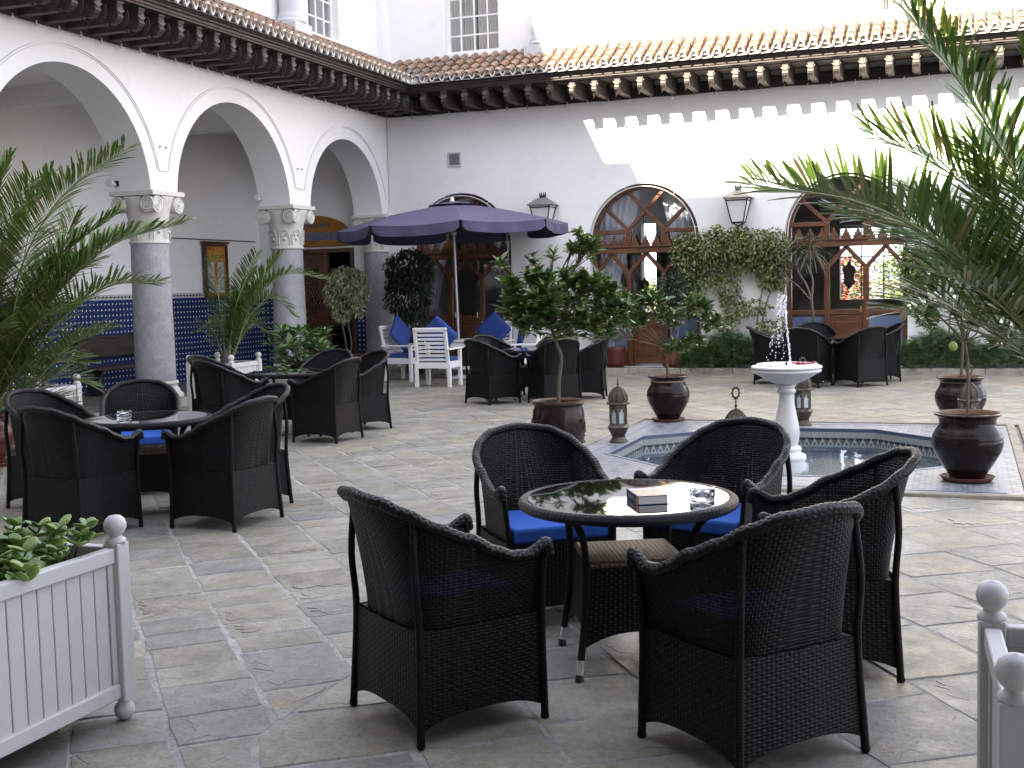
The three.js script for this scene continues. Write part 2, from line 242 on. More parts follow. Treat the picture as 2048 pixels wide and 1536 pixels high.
    const N = ring.length, inn = ring.map((p) => { const l = Math.hypot(c[0] - p[0], c[1] - p[1]) || 1; return [p[0] + (c[0] - p[0]) / l * 0.006, p[1] + (c[1] - p[1]) / l * 0.006]; });
    for (let i = 0; i < N; i++) {
      const a = inn[i], b = inn[(i + 1) % N], oa = ring[i], ob = ring[(i + 1) % N];
      put(c, y, 0, 1, 0); put(a, Y(a), 0, 1, 0); put(b, Y(b), 0, 1, 0);
      const ex = oa[0] - c[0], ez = oa[1] - c[1], el = Math.hypot(ex, ez) || 1, m = [ex / el * 0.75, 0.66, ez / el * 0.75];
      put(a, Y(a), 0, 1, 0); put(oa, -0.011, ...m); put(ob, -0.011, ...m); put(a, Y(a), 0, 1, 0); put(ob, -0.011, ...m); put(b, Y(b), 0, 1, 0);
    }
    if (near && rnd() < 0.42) { // a cleft layer of the stone with one broken edge
      const ka = Math.floor(R(0, N)), span = Math.max(4, Math.floor(N * R(0.6, 0.95))), h = R(0.0015, 0.0045), q = [c]; for (let i = 0; i <= span; i++) { const p = inn[(ka + i) % N], f = R(0.62, 0.92) * (i === 0 || i === span ? 0.5 : 1); q.push([c[0] + (p[0] - c[0]) * f, c[1] + (p[1] - c[1]) * f]); if (i < span) { const p2 = inn[(ka + i + 1) % N], f2 = R(0.58, 0.85); q.push([c[0] + ((p[0] + p2[0]) / 2 - c[0]) * f2, c[1] + ((p[1] + p2[1]) / 2 - c[1]) * f2]); } }
      const cc = cen(q), dir = R(0, 6.28), D = Math.max(...q.map((p) => Math.hypot(p[0] - cc[0], p[1] - cc[1]))) || 1, Hh = (p) => Y(p) + 0.0004 + h * Math.max(0, ((p[0] - cc[0]) * Math.cos(dir) + (p[1] - cc[1]) * Math.sin(dir)) / D + 0.25);
      for (let i = 0; i < q.length; i++) { const a = q[i], b = q[(i + 1) % q.length], ex = b[0] - a[0], ez = b[1] - a[1], l = Math.hypot(ex, ez) || 1, m = [ez / l, 0.1, -ex / l], s = ((a[0] + b[0]) / 2 - cc[0]) * m[0] + ((a[1] + b[1]) / 2 - cc[1]) * m[2] < 0 ? -1 : 1;
        put(cc, Hh(cc), 0, 1, 0); put(a, Hh(a), 0, 1, 0); put(b, Hh(b), 0, 1, 0); put(a, Hh(a), m[0] * s, 0.1, m[2] * s); put(a, Y(a) - 0.001, m[0] * s, 0.1, m[2] * s); put(b, Y(b) - 0.001, m[0] * s, 0.1, m[2] * s); put(a, Hh(a), m[0] * s, 0.1, m[2] * s); put(b, Y(b) - 0.001, m[0] * s, 0.1, m[2] * s); put(b, Hh(b), m[0] * s, 0.1, m[2] * s); }
    }
    const g = new THREE.BufferGeometry(); g.setAttribute('position', new THREE.Float32BufferAttribute(pos, 3)); g.setAttribute('normal', new THREE.Float32BufferAttribute(nor, 3)); g.setAttribute('uv', new THREE.Float32BufferAttribute(uv, 2));
    const t = tones[Math.floor(rnd() * rnd() * 1.6 * tones.length) % tones.length], k = R(0.88, 1.12); const mu = [0.278, 0.262, 0.222], wb = [1.0, 1, 0.925]; return tint(g, t.map((c, i) => mixf(mu[i], c, 0.62) * k * wb[i]));
  };
  const mStone = [0.005, 0.011].map((b, i) => mat([1.3, 1.3, 1.3], 0.95, { vertexColors: true, map: rep(T.stone, 1.3), bumpMap: rep(T.stoneBump, i ? 0.9 : 1.6), bumpScale: b, roughnessMap: rep(T.stoneRough, 0.8) }));
  const sized = stones.map((p) => { const c = cen(p), q = V(c[0], 0, c[1]).project(camera), d = CAM.distanceTo(V(c[0], 0, c[1])); const inView = Math.abs(q.x) < 1.03 && Math.abs(q.y) < 1.03; return { p, s: (inView ? 1 : 0.01) * Math.abs(area(p)) / (d * d * d) }; }).sort((a, b) => b.s - a.s);
  sized.slice(0, 298).forEach(({ p }) => obj('flagstone', build(p, true), mStone[rnd() < 0.22 ? 1 : 0], paving));
  stuff(obj('flagstones', sized.slice(298).map(({ p }) => build(p)), mStone[0], paving));
}
{ // pool: sandstone frame, mosaic deck, octagonal basin
  const p = thing('fountain_pool', 'shallow octagonal mosaic pool set in a square tiled deck around the marble fountain', 'pool', [0, 0, 0]);
  const { x0, x1, z0, z1 } = POOL, sx = 0.16, sr = 0.2;
  const m1 = M.cream.clone(); m1.color.setRGB(0.40, 0.35, 0.26);
  obj('kerb_strip', rbox(x1 - x0 + 0.28, 0.05, 0.1, 0.012, (x0 + x1) / 2 + 0.05, 0.003, z1 + 0.045), m1, p); obj('kerb_strip', rbox(x1 - x0 + 0.28, 0.05, 0.1, 0.012, (x0 + x1) / 2 + 0.05, 0.003, z0 - 0.045), m1, p);
  obj('kerb_strip', rbox(0.09, 0.05, z1 - z0, 0.012, x0 - 0.045, 0.002, (z0 + z1) / 2), m1, p); obj('kerb_strip', rbox(0.09, 0.05, z1 - z0, 0.012, x1 + 0.045, 0.002, (z0 + z1) / 2), m1, p); obj('kerb_strip', rbox(0.07, 0.065, z1 - z0, 0.012, x1 + 0.155, 0.004, (z0 + z1) / 2), m1, p);
  const deckM = mat([0.62, 0.62, 0.61], 0.32, { map: rep(T.deck, 0.36), bumpMap: rep(T.deck, 0.36), bumpScale: 0.001 });
  obj('mosaic_deck', flat(shapeOf([[x0, z0], [x1, z0], [x1, z1], [x0, z1]], [octagon(POOL.a)]), 0.012), deckM, p);
  const blue = mat([0.2, 0.215, 0.27], 0.35), inner = [];
  for (const [a, b, c, d] of [[x0 + 0.12, z0 + 0.12, x1 - 0.12, z0 + 0.17], [x0 + 0.12, z1 - 0.17, x1 - 0.12, z1 - 0.12], [x0 + 0.12, z0 + 0.17, x0 + 0.17, z1 - 0.17], [x1 - 0.17, z0 + 0.17, x1 - 0.12, z1 - 0.17]]) inner.push(box2(a, 0.0125, b, c, 0.016, d));
  obj('blue_border', inner, blue, p);
  const o1 = octagon(POOL.a), band = [], edge = [];
  for (let i = 0; i < 8; i++) { const a = o1[i], b = o1[(i + 1) % 8], L = Math.hypot(b[0] - a[0], b[1] - a[1]); const g = grid(1, 1, (u, v) => [mixf(a[0], b[0], u), -0.24 + 0.252 * v, mixf(a[1], b[1], u), u * L / 0.34, v]); band.push(g);
    const n = [(a[0] + b[0]) / 2 - POOL.cx, (a[1] + b[1]) / 2 - POOL.cz], l = Math.hypot(...n); edge.push(rbox(L + 0.03, 0.012, 0.04, 0.004, 0, 0, 0).rotateY(-Math.atan2(b[1] - a[1], b[0] - a[0])).translate((a[0] + b[0]) / 2 + n[0] / l * 0.02, 0.0125, (a[1] + b[1]) / 2 + n[1] / l * 0.02)); }
  obj('basin_wall', band, mat([0.62, 0.62, 0.62], 0.3, { map: T.poolBand, side: THREE.DoubleSide }), p); edge.forEach((g) => obj('blue_edging', g, blue, p));
  obj('basin_floor', flat(shapeOf(octagon(POOL.a)), -0.24), mat([0.75, 0.75, 0.75], 0.35, { map: rep(T.poolFloor, 0.5) }), p);
  const wt = dtex(256, 256, (u, v) => fbm(u, v, 5, 4, 301));
  const water = structure(obj('pool_water', flat(shapeOf(octagon(POOL.a - 0.004)), -0.10), mat([0.93, 0.97, 0.98], 0.01, { transmission: 1, thickness: 0, ior: 1.14, bumpMap: rep(wt, 1.4), bumpScale: 0.002 })));
  tag(water, 'still clear water filling the octagonal pool', 'water');
}
// raised kerb and bed along the back wall
{
  srand(77);
  const k = thing('planting_bed', 'low sandstone kerb and soil bed running along the foot of the white back wall', 'flower bed', [0, 0, 0]); structure(k);
  const m1 = M.cream.clone(); m1.color.setRGB(0.46, 0.42, 0.33);
  for (let x = 0.06; x < 13.4;) { const l = R(0.7, 1.0); obj('kerb_stone', rbox(l - 0.006, 0.11, 0.14, 0.012, x + l / 2, 0.045, 0.56), m1, k); x += l; }
  obj('paved_ledge', box2(0.06, -0.02, 0.0, 5.9, 0.085, 0.49), m1, k); obj('paved_ledge', box2(7.75, -0.02, 0.0, 9.75, 0.085, 0.49), m1, k);
  obj('soil', box2(5.9, -0.02, 0.0, 7.75, 0.07, 0.49), mEarth, k); obj('soil', box2(9.75, -0.02, 0.0, 13.4, 0.07, 0.49), mEarth, k);
}
// ---------------------------------------------------------------- the two wings round the courtyard
const DOORX = [1.54, 5.2, 8.82], AR = 1.04, AY = 2.44;
function archPath(cx, r, y0, yc) { const p = new THREE.Path(); p.moveTo(cx - r, y0); p.lineTo(cx - r, yc); p.absarc(cx, yc, r, Math.PI, 0, true); p.lineTo(cx + r, y0); p.lineTo(cx - r, y0); return p; }
const back = thing('restaurant_wing', 'white two storey wing across the far side of the courtyard with arched timber doors', 'building');
{
  const holes = DOORX.map((c) => archPath(c, AR, 0.085, AY));
  holes.push([[-2.32, 0.004], [-0.82, 0.004], [-0.82, 2.5], [-2.32, 2.5]]); // restaurant door in the end wall of the arcade
  holes.push([[1.33, 6.16], [2.43, 6.16], [2.43, 7.9], [1.33, 7.9]]); holes.push([[9.4, 6.16], [10.5, 6.16], [10.5, 7.9], [9.4, 7.9]]);
  const s = shapeOf([[-3.4, 0], [16, 0], [16, 8.6], [-3.4, 8.6]], holes);
  obj('wall', cubeUV(extr(s, 0.36).translate(0, 0, -0.36)), M.white, back);
  obj('roof_slab', box2(-3.4, 8.6, -6.4, 16, 8.8, 0.1), M.white, back);
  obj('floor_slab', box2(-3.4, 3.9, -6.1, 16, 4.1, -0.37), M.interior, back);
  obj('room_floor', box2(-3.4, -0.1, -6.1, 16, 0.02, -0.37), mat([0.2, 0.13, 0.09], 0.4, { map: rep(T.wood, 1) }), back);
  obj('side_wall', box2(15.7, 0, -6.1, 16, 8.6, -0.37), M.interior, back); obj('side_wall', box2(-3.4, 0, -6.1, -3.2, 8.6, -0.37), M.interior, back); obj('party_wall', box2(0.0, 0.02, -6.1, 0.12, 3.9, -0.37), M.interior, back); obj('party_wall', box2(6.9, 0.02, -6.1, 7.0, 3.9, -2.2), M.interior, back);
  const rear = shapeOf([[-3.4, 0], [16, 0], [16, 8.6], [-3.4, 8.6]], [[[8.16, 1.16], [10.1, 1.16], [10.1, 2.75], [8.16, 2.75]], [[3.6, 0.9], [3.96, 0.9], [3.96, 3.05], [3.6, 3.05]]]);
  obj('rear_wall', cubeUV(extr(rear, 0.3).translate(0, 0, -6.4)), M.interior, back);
  for (const x of [8.62, 9.1, 9.58]) obj('window_bar', box2(x - 0.012, 1.16, -6.22, x + 0.012, 2.75, -6.19), M.black, back); obj('window_bar', box2(8.16, 2.1, -6.215, 10.1, 2.125, -6.195), M.black, back);
  obj('tile_pillar', box2(-0.80, 0.0, 0.0, -0.46, 1.66, 0.05), M.dado, back);
}
function sashWindow(parent, x0, x1, y0, y1, cols, rows, bare) {  // built in the plane z = 0, opening outward in +z
  const w = part('window', parent), W = x1 - x0, H = y1 - y0, f = 0.05;
  obj('frame', [box2(x0, y0, -0.2, x0 + f, y1, -0.13), box2(x1 - f, y0, -0.2, x1, y1, -0.13), box2(x0 + f, y0, -0.2, x1 - f, y0 + f, -0.13), box2(x0 + f, y1 - f, -0.2, x1 - f, y1, -0.13)], M.whitePaint, w);
  for (let i = 1; i < cols; i++) obj('glazing_bar', box2(x0 + W * i / cols - 0.014, y0 + f, -0.185, x0 + W * i / cols + 0.014, y1 - f, -0.145), M.whitePaint, w);
  for (let j = 1; j < rows; j++) obj('glazing_bar', box2(x0 + f, y0 + H * j / rows - 0.014, -0.182, x1 - f, y0 + H * j / rows + 0.014, -0.148), M.whitePaint, w);
  for (let i = 0; i < cols; i++) for (let j = 0; j < rows; j++) obj('pane', box2(x0 + W * i / cols + 0.015, y0 + H * j / rows + 0.015, -0.168, x0 + W * (i + 1) / cols - 0.015, y0 + H * (j + 1) / rows - 0.015, -0.165), M.glass, w);
  for (const [ua, ub] of bare ? [[0.0, 0.2]] : [[0, 0.46], [0.52, 0.97]]) obj('curtain', grid(60, 4, (u, v) => [x0 + W * mixf(ua, ub, u), y0 + H * v, -0.34 + 0.045 * Math.sin(u * 55) + 0.02 * Math.sin(u * 23)]), mat([0.66, 0.64, 0.6], 0.9, { side: THREE.DoubleSide }), w);
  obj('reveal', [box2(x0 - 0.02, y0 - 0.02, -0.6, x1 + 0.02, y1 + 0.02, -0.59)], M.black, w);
  return w;
}
sashWindow(back, 1.33, 2.43, 6.16, 7.9, 4, 5); sashWindow(back, 9.4, 10.5, 6.16, 7.9, 4, 5);
function wallColumn(parent, x, z, ry) {      // engaged column standing on the tiled roof
  const c = part('upper_column', parent); c.position.set(x, 0, z); c.rotation.y = ry;
  obj('base_block', rbox(0.56, 0.75, 0.5, 0.015, 0, 5.72, 0.2), M.greyPlaster, c);
  obj('shaft', [lathe([[0.0, 6.09], [0.25, 6.09], [0.265, 6.12], [0.25, 6.15], [0.215, 6.17], [0.225, 6.2], [0.2, 6.24], [0.19, 6.3], [0.185, 8.6], [0, 8.6]]).translate(0, 0, 0.2)], M.greyPlaster, c); return c;
}
wallColumn(back, 3.37, 0, 0); wallColumn(back, 8.2, 0, 0);

const arcade = thing('arcade_wing', 'white arcaded wing on the left with three round arches on stone columns', 'building');
const COLZ = [-0.02, 3.46, 7.28, 11.1, 14.92], SPR = 3.03;
const zx = (g) => g.rotateY(-Math.PI / 2);      // (z, y, depth) drawn in x, y, z -> depth runs to -x
{
  const arches = [[0.31, 3.12], [3.8, 6.98], [7.59, 10.79], [11.41, 14.61]];
  const s = new THREE.Shape(); s.moveTo(0, 3.125);
  for (const [a, b] of arches) { const r = (b - a) / 2, yc = b - a < 3 ? 3.03 : SPR; s.lineTo(a, 3.125); s.lineTo(a, Math.max(yc, 3.125)); s.absarc((a + b) / 2, yc + 0.0, r, Math.PI - Math.asin(0.095 / r), Math.asin(0.095 / r), true); s.lineTo(b, 3.125); }
  s.lineTo(15.23, 3.125); s.lineTo(15.23, 0); s.lineTo(24.4, 0); s.lineTo(24.4, 13.1); s.lineTo(0, 13.1); s.lineTo(0, 3.125);
  for (const h of [[1.84, 6.2, 3.0, 7.9], [7.2, 6.2, 8.36, 7.9]]) s.holes.push(new THREE.Path([[h[0], h[1]], [h[2], h[1]], [h[2], h[3]], [h[0], h[3]]].map((p) => new THREE.Vector2(...p))));
  obj('wall', cubeUV(zx(extr(s, 0.62, { curveSegments: 64 }))), M.white, arcade);
  const rim = (a, b, yc, off, w, d) => { const r = (b - a) / 2 + off, c = (a + b) / 2, sh = new THREE.Shape(), y0 = 3.42; const t = Math.asin((y0 - yc) / r), t2 = Math.asin((y0 - yc) / (r + w)); sh.absarc(c, yc, r + w, Math.PI - t2, t2, true); sh.absarc(c, yc, r, t, Math.PI - t, false); return extr(sh, d, { curveSegments: 64 }); };
  for (const [a, b] of arches) { obj('arch_moulding', cubeUV(zx(rim(a, b, SPR, 0.2, 0.014, 0.03)).translate(0.016, 0, 0)), M.white, arcade); obj('arch_moulding', cubeUV(zx(rim(a, b, SPR, 0.228, 0.02, 0.03)).translate(0.022, 0, 0)), M.white, arcade); }
  for (const z of [3.46, 7.285, 11.1]) obj('moulding_foot', rbox(0.03, 0.022, 0.2, 0.005, 0.006, 3.42, z), M.white, arcade);
  obj('inner_wall', box2(-3.3, 0, 0.0, -3.02, 5.1, 24.4), M.white, arcade);
  obj('ceiling', box2(-3.02, 4.78, 0.0, -0.62, 4.95, 24.4), M.white, arcade);
  for (const z of COLZ.slice(1)) obj('ceiling_beam', box2(-3.02, 4.5, z - 0.16, -0.62, 4.78, z + 0.16), M.white, arcade);
  obj('arcade_floor', box2(-3.02, -0.1, 0, -0.63, 0.004, 24.4), mat([0.17, 0.165, 0.155], 0.4, { map: rep(T.stone, 1.2), bumpMap: rep(T.plaster, 0.6), bumpScale: 0.002 }), arcade);
  obj('step_strip', rbox(0.6, 0.1, 24.4, 0.01, -0.33, -0.035, 12.2), M.cream, arcade);
  obj('tile_dado', box2(-3.02, 0.0, 0.0, -2.99, 1.535, 15.2), M.dado, arcade); obj('tile_border', box2(-3.02, 1.535, 0.0, -2.985, 1.665, 15.2), M.dadoBand, arcade);
  obj('tile_dado', box2(-2.99, 0.004, 0.0, -2.36, 1.535, 0.03), M.dado, arcade);
  obj('cable', tube([[-2.995, 2.69, 0.2], [-2.995, 2.69, 3], [-2.995, 2.695, 6], [-2.995, 2.68, 10]], 0.009, 20, 6), M.iron, arcade);
  // upper storeys, closed on all sides; south of z = 13.7 the upper wall stands forward
  obj('upper_storeys', [box2(-8, 5.1, 0, -0.62, 12.9, 24.4)], M.white, arcade); obj('roof', box2(-8.1, 12.9, -0.1, -0.62, 13.1, 24.5), M.white, arcade); obj('rear_wall', box2(-8, 0, 0, -3.3, 5.1, 24.4), M.white, arcade);
  obj('forward_bay', box2(0.0, 5.9, 13.7, 0.47, 13.12, 24.4), M.white, arcade);
  obj('corner_pilaster', [box2(0.0, 5.5, 0.0, 0.14, 13.1, 0.3)], M.white, arcade);
  for (const z of [3.46, 7.285]) for (const s of [-1, 1]) obj('wall_bolt', cyl(0.012, 0.012, 0.04, 0, 0, 0, 8).rotateZ(Math.PI / 2).translate(0.01, 3.75, z + s * 0.07), M.granite, arcade);
  obj('corner_cable', tube([[0.02, 5.0, 0.02], [0.018, 4.2, 0.016], [0.02, 3.5, 0.014], [0.03, 3.3, 0.05], [0.025, 3.12, 0.12]], 0.006, 24, 5), M.greyPlaster, arcade);
  const wg = part('window_bay', arcade); wg.rotation.y = Math.PI / 2;   // faces +x: local x runs to -z
  for (const [a, b] of [[1.84, 3.0], [7.2, 8.36]]) { const w = sashWindow(wg, -b, -a, 6.2, 7.9, 4, 5, true); arcade.add(w); w.rotation.y = Math.PI / 2; }
  arcade.remove(wg);
  for (const z of [3.9, 10.2]) wallColumn(arcade, 0, z, Math.PI / 2);
}
// opposite wing behind the viewer: its roofline draws the lower edge of the sunlight on the far wall
{
  const b = thing('opposite_wing', 'tall white wing with a dark arcade closing the courtyard on the side of the viewer', 'building'), z = 23.3, H = 18.95;
  const holes = []; for (let f = 0; f < 4; f++) for (let i = 0; i < 6; i++) holes.push([[-1 + i * 3.2, 6.6 + f * 3.1], [0.3 + i * 3.2, 6.6 + f * 3.1], [0.3 + i * 3.2, 8.6 + f * 3.1], [-1 + i * 3.2, 8.6 + f * 3.1]]);
  for (let i = 0; i < 5; i++) holes.push(archPath(2.2 + i * 3.6, 1.6, 0.02, 3.0));
  obj('wall', cubeUV(extr(shapeOf([[0.01, 0], [20, 0], [20, H], [0.01, H]], holes), 0.5).translate(0, 0, z)), M.white, b);
  obj('corner_tower', box2(-8, 0, 24.45, 0, 19.7, 30), M.white, b); obj('upper_body', box2(0.01, 5.2, z + 0.55, 20, H - 0.1, 30), M.interior, b); obj('inner_wall', box2(0.01, 0, 27, 20, 5.2, 30), M.interior, b);
  obj('porch_roof', [box2(3.5, 4.0, 18.9, 20, 4.12, z - 0.02), box2(3.5, 3.8, 18.9, 20, 4.0, 19.06)], M.darkWood, b); for (let x = 4; x < 20; x += 0.6) obj('porch_rafter', box2(x, 3.86, 19.07, x + 0.1, 3.998, z - 0.02), M.darkWood, b); for (const x of [3.6, 6.0, 14.2, 18]) obj('porch_post', box2(x, 0, 18.9, x + 0.16, 3.8, 19.06), M.darkWood, b);
  obj('roof_tiles', [box(20, 0.06, 1.25, 10.0, 5.78, z - 0.5).rotateX(0)], M.tiles[0], b); obj('eave_board', box(20, 0.3, 0.95, 10.0, 5.3, z - 0.48), M.darkWood, b);
}
// ---------------------------------------------------------------- tiled pent roofs on carved eaves
function shell(n) {                           // carved palmette on the end of a corbel, in the plane z = 0 facing +z
  const g = []; for (let i = -2; i <= 2; i++) { const a = i * 0.5; g.push(prep(new THREE.SphereGeometry(1, 6, 4).scale(0.012, 0.045, 0.012).translate(0, 0.045, 0).rotateZ(-a).translate(0, -0.045, 0.004))); }
  g.push(rbox(0.1, 0.022, 0.02, 0.006, 0, -0.075, 0.004, 1), rbox(0.118, 0.02, 0.022, 0.005, 0, 0.075, 0.004, 1)); return merge(g);
}
const corbelGeo = (() => { // side profile: out along +z from the wall, y up; origin at the wall line, y = 5.04
  const s = new THREE.Shape(); s.moveTo(0, 0); s.lineTo(0.56, 0); s.bezierCurveTo(0.62, -0.012, 0.66, 0.03, 0.7, 0.0); s.bezierCurveTo(0.76, -0.02, 0.84, 0.02, 0.85, 0.07); s.bezierCurveTo(0.86, 0.1, 0.83, 0.12, 0.845, 0.15); s.lineTo(0.85, 0.27); s.lineTo(0, 0.27); s.lineTo(0, 0);
  const g = prep(new THREE.ExtrudeGeometry(s, { depth: 0.1, bevelEnabled: true, bevelSize: 0.006, bevelThickness: 0.006, bevelSegments: 1, curveSegments: 6 })); return cubeUV(g.translate(0, 0, -0.05).rotateY(-Math.PI / 2));
})();
M.carve = mat([0.22, 0.205, 0.19], 0.7, { map: rep(T.wood, 0.5, 0.25) });
const carve = shell().scale(1.05, 1.15, 1).translate(0, 0.17, 0.853), sideCarve = [-1, 1].map((s) => { const g = []; for (let i = 0; i < 4; i++) g.push(prep(new THREE.TorusGeometry(0.05 + i * 0.035, 0.008, 4, 8, 1.9)).rotateZ(2.6).rotateY(s * Math.PI / 2).translate(s * 0.056, 0.08 + 0.0 * i, 0.84 - 0.02 * i)); return merge(g); });
const coverTile = (() => { const L = 0.30, n = 8, pos = []; // half-round clay tile, narrower at the top end; runs along -z, origin at its lower end
  const g = grid(n, 3, (u, v) => { const a = Math.PI * u, r = mixf(0.083, 0.066, v); return [-r * Math.cos(a), r * Math.sin(a) * 0.95, -v * L, u * 0.3, v * L]; });
  const lip = grid(n, 1, (u, v) => { const a = Math.PI * u, r = mixf(0.083, 0.069, v); return [-r * Math.cos(a), r * Math.sin(a) * 0.95, 0, u * 0.3, v * 0.02]; });
  return merge([g, lip]);
})();
const underTile = (() => grid(6, 6, (u, v) => { const a = Math.PI * (1 + u), r = 0.082; return [-r * Math.cos(a) * -1, r * Math.sin(a) * 0.6 + 0.01, -v * 1.15, u * 0.3, v * 1.15]; }))();
M.tileD = M.tiles.map((m) => { const c = m.clone(); c.side = THREE.DoubleSide; return c; });
const PITCH = Math.atan2(0.52, 1.0), slope = 1.13;
// runs along local +x from x = 0; wall plane z = 0, outward +z; both ends may be mitred at 45 degrees (x - z < 0 cut away)
function eave(root, x0, x1, seedN) {
  srand(seedN);
  const L = x1 - x0, mx = (x0 + x1) / 2;
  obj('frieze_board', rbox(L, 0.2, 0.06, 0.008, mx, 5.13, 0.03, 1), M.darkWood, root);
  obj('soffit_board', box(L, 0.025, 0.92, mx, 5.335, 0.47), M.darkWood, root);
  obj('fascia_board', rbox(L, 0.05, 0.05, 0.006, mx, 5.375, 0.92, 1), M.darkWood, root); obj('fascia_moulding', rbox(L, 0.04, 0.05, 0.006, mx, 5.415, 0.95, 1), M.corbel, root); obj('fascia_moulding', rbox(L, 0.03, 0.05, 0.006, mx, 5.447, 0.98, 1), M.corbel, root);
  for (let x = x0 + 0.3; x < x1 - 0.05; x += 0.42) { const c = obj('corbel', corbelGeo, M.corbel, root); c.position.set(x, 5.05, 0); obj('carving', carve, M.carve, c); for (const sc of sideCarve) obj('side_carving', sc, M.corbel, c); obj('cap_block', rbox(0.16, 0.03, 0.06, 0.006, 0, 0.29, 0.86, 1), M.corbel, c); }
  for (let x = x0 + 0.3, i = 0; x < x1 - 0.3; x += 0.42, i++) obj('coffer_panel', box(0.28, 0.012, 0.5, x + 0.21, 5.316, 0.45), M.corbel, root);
}
function roof(root, x0, x1, rows, seedN, mitre) {
  srand(seedN); const sp = 0.2, n = Math.floor((x1 - x0) / sp), unders = [];
  for (let i = 0; i <= n; i++) {
    const x = x0 + i * sp;
    for (let k = 0; k < rows; k++) {
      const d = k * 0.262, z = 1.08 - d * Math.cos(PITCH), y = 5.51 + d * Math.sin(PITCH) + k * 0.012;
      if (mitre && x - z < -0.02) continue;
      const m = M.tileD[Math.floor(rnd() * rnd() * 1.5 * M.tileD.length) % M.tileD.length], t = obj('roof_tile', coverTile, m, root);
      t.position.set(x + R(-0.006, 0.006), y + R(0, 0.006), z + R(-0.01, 0.01)); t.rotation.set(PITCH, R(-0.03, 0.03), 0, 'YXZ');
    }
    if (!mitre || x > 1.2) unders.push(underTile.clone().rotateX(PITCH).translate(x + sp / 2, 5.5, 1.07));
  }
  stuff(obj('channel_tiles', unders, M.tileD[3], root));
  const deck = []; // mortar-bedded deck under the tiles
  if (mitre) { const s = shapeOf([[1.06, 1.06], [x1 + 0.1, 1.06], [x1 + 0.1, 0], [0, 0]]); const g = flat(s, 0), p = g.attributes.position; for (let i = 0; i < p.count; i++) p.setY(i, 5.452 + (1.06 - p.getZ(i)) * 0.52); g.computeVertexNormals(); deck.push(g); }
  obj('roof_deck', deck, M.mortarWhite, root);
  // whitewashed wavy mortar edge along the tile ends
  const w = new THREE.Shape(), xs = [], N = Math.round((x1 - 1.1) / sp) * 16; for (let i = 0; i <= N; i++) { const x = 1.1 + (x1 - 1.1) * i / N; xs.push([x, 5.535 + 0.07 * Math.cos((x - x0) / sp * 2 * Math.PI)]); }
  const up = xs.map(([x, y]) => [x, y + 0.016]), dn = xs.slice().reverse().map(([x, y]) => [x, y - 0.016]);
  obj('mortar_edge', extr(shapeOf([...up, ...dn]), 0.03, { curveSegments: 1 }).translate(0, 0, 1.065), M.mortarWhite, root);
  const fill = []; for (let i = 0; i <= n; i++) { const x = x0 + i * sp; if (x > 1.15) fill.push(prep(new THREE.CircleGeometry(0.07, 10, 0, Math.PI)).scale(1, 0.9, 1).translate(x, 5.51, 1.05)); }
  stuff(obj('mortar_plugs', fill, M.mortarWhite, root));
}
{
  const e1 = thing('carved_eave', 'dark carved timber eave with corbels under the roof of the far wall', 'eave', [0, 0, 0]); eave(e1, 0.06, 13.2, 501);
  const r1 = thing('tiled_roof', 'red and brown barrel tile pent roof above the far wall with whitewashed tile ends', 'roof', [0, 0, 0]); roof(r1, 0.2, 12.6, 4, 502, true);
  // left wing: mirror order so that local x runs along +z. local (x, z) -> world (z, x)
  const e2 = thing('carved_eave', 'dark carved timber eave with corbels running along above the three arches', 'eave', [0, 0, 0]);
  const r2 = thing('tiled_roof', 'barrel tile pent roof above the three arches seen edge on', 'roof', [0, 0, 0]);
  const flip = new THREE.Matrix4().set(0, 0, 1, 0, 0, 1, 0, 0, 1, 0, 0, 0, 0, 0, 0, 1);
  for (const [o, fn] of [[e2, (q) => eave(q, 0.06, 13.4, 503)], [r2, (q) => roof(q, 0.2, 12.6, 4, 504, true)]]) { // rotate +90 then slide along: x -> -z, so build over negative x
    const tmp = new THREE.Group(); fn(tmp);
    for (const c of [...tmp.children]) {
      c.updateMatrix(); const g = c.geometry;
      if (['corbel', 'roof_tile', 'coffer_panel'].includes(c.name)) { const p = c.position; if (c.name === 'coffer_panel') { c.geometry = flipGeo(g); } else { c.position.set(p.z, p.y, p.x); c.rotation.set(c.rotation.x, Math.PI / 2 + c.rotation.y, 0, 'YXZ'); } } else c.geometry = flipGeo(g);
      o.add(c);
    }
  }
  function flipGeo(g) { const q = g.clone().applyMatrix4(flip), p = q.attributes.position, n = q.attributes.normal, u = q.attributes.uv; for (let i = 0; i < p.count; i += 3) for (const a of [p, n, u]) { const s = a.itemSize; for (let k = 0; k < s; k++) { const t = a.array[(i + 1) * s + k]; a.array[(i + 1) * s + k] = a.array[(i + 2) * s + k]; a.array[(i + 2) * s + k] = t; } } q.computeVertexNormals && null; return q; }
}
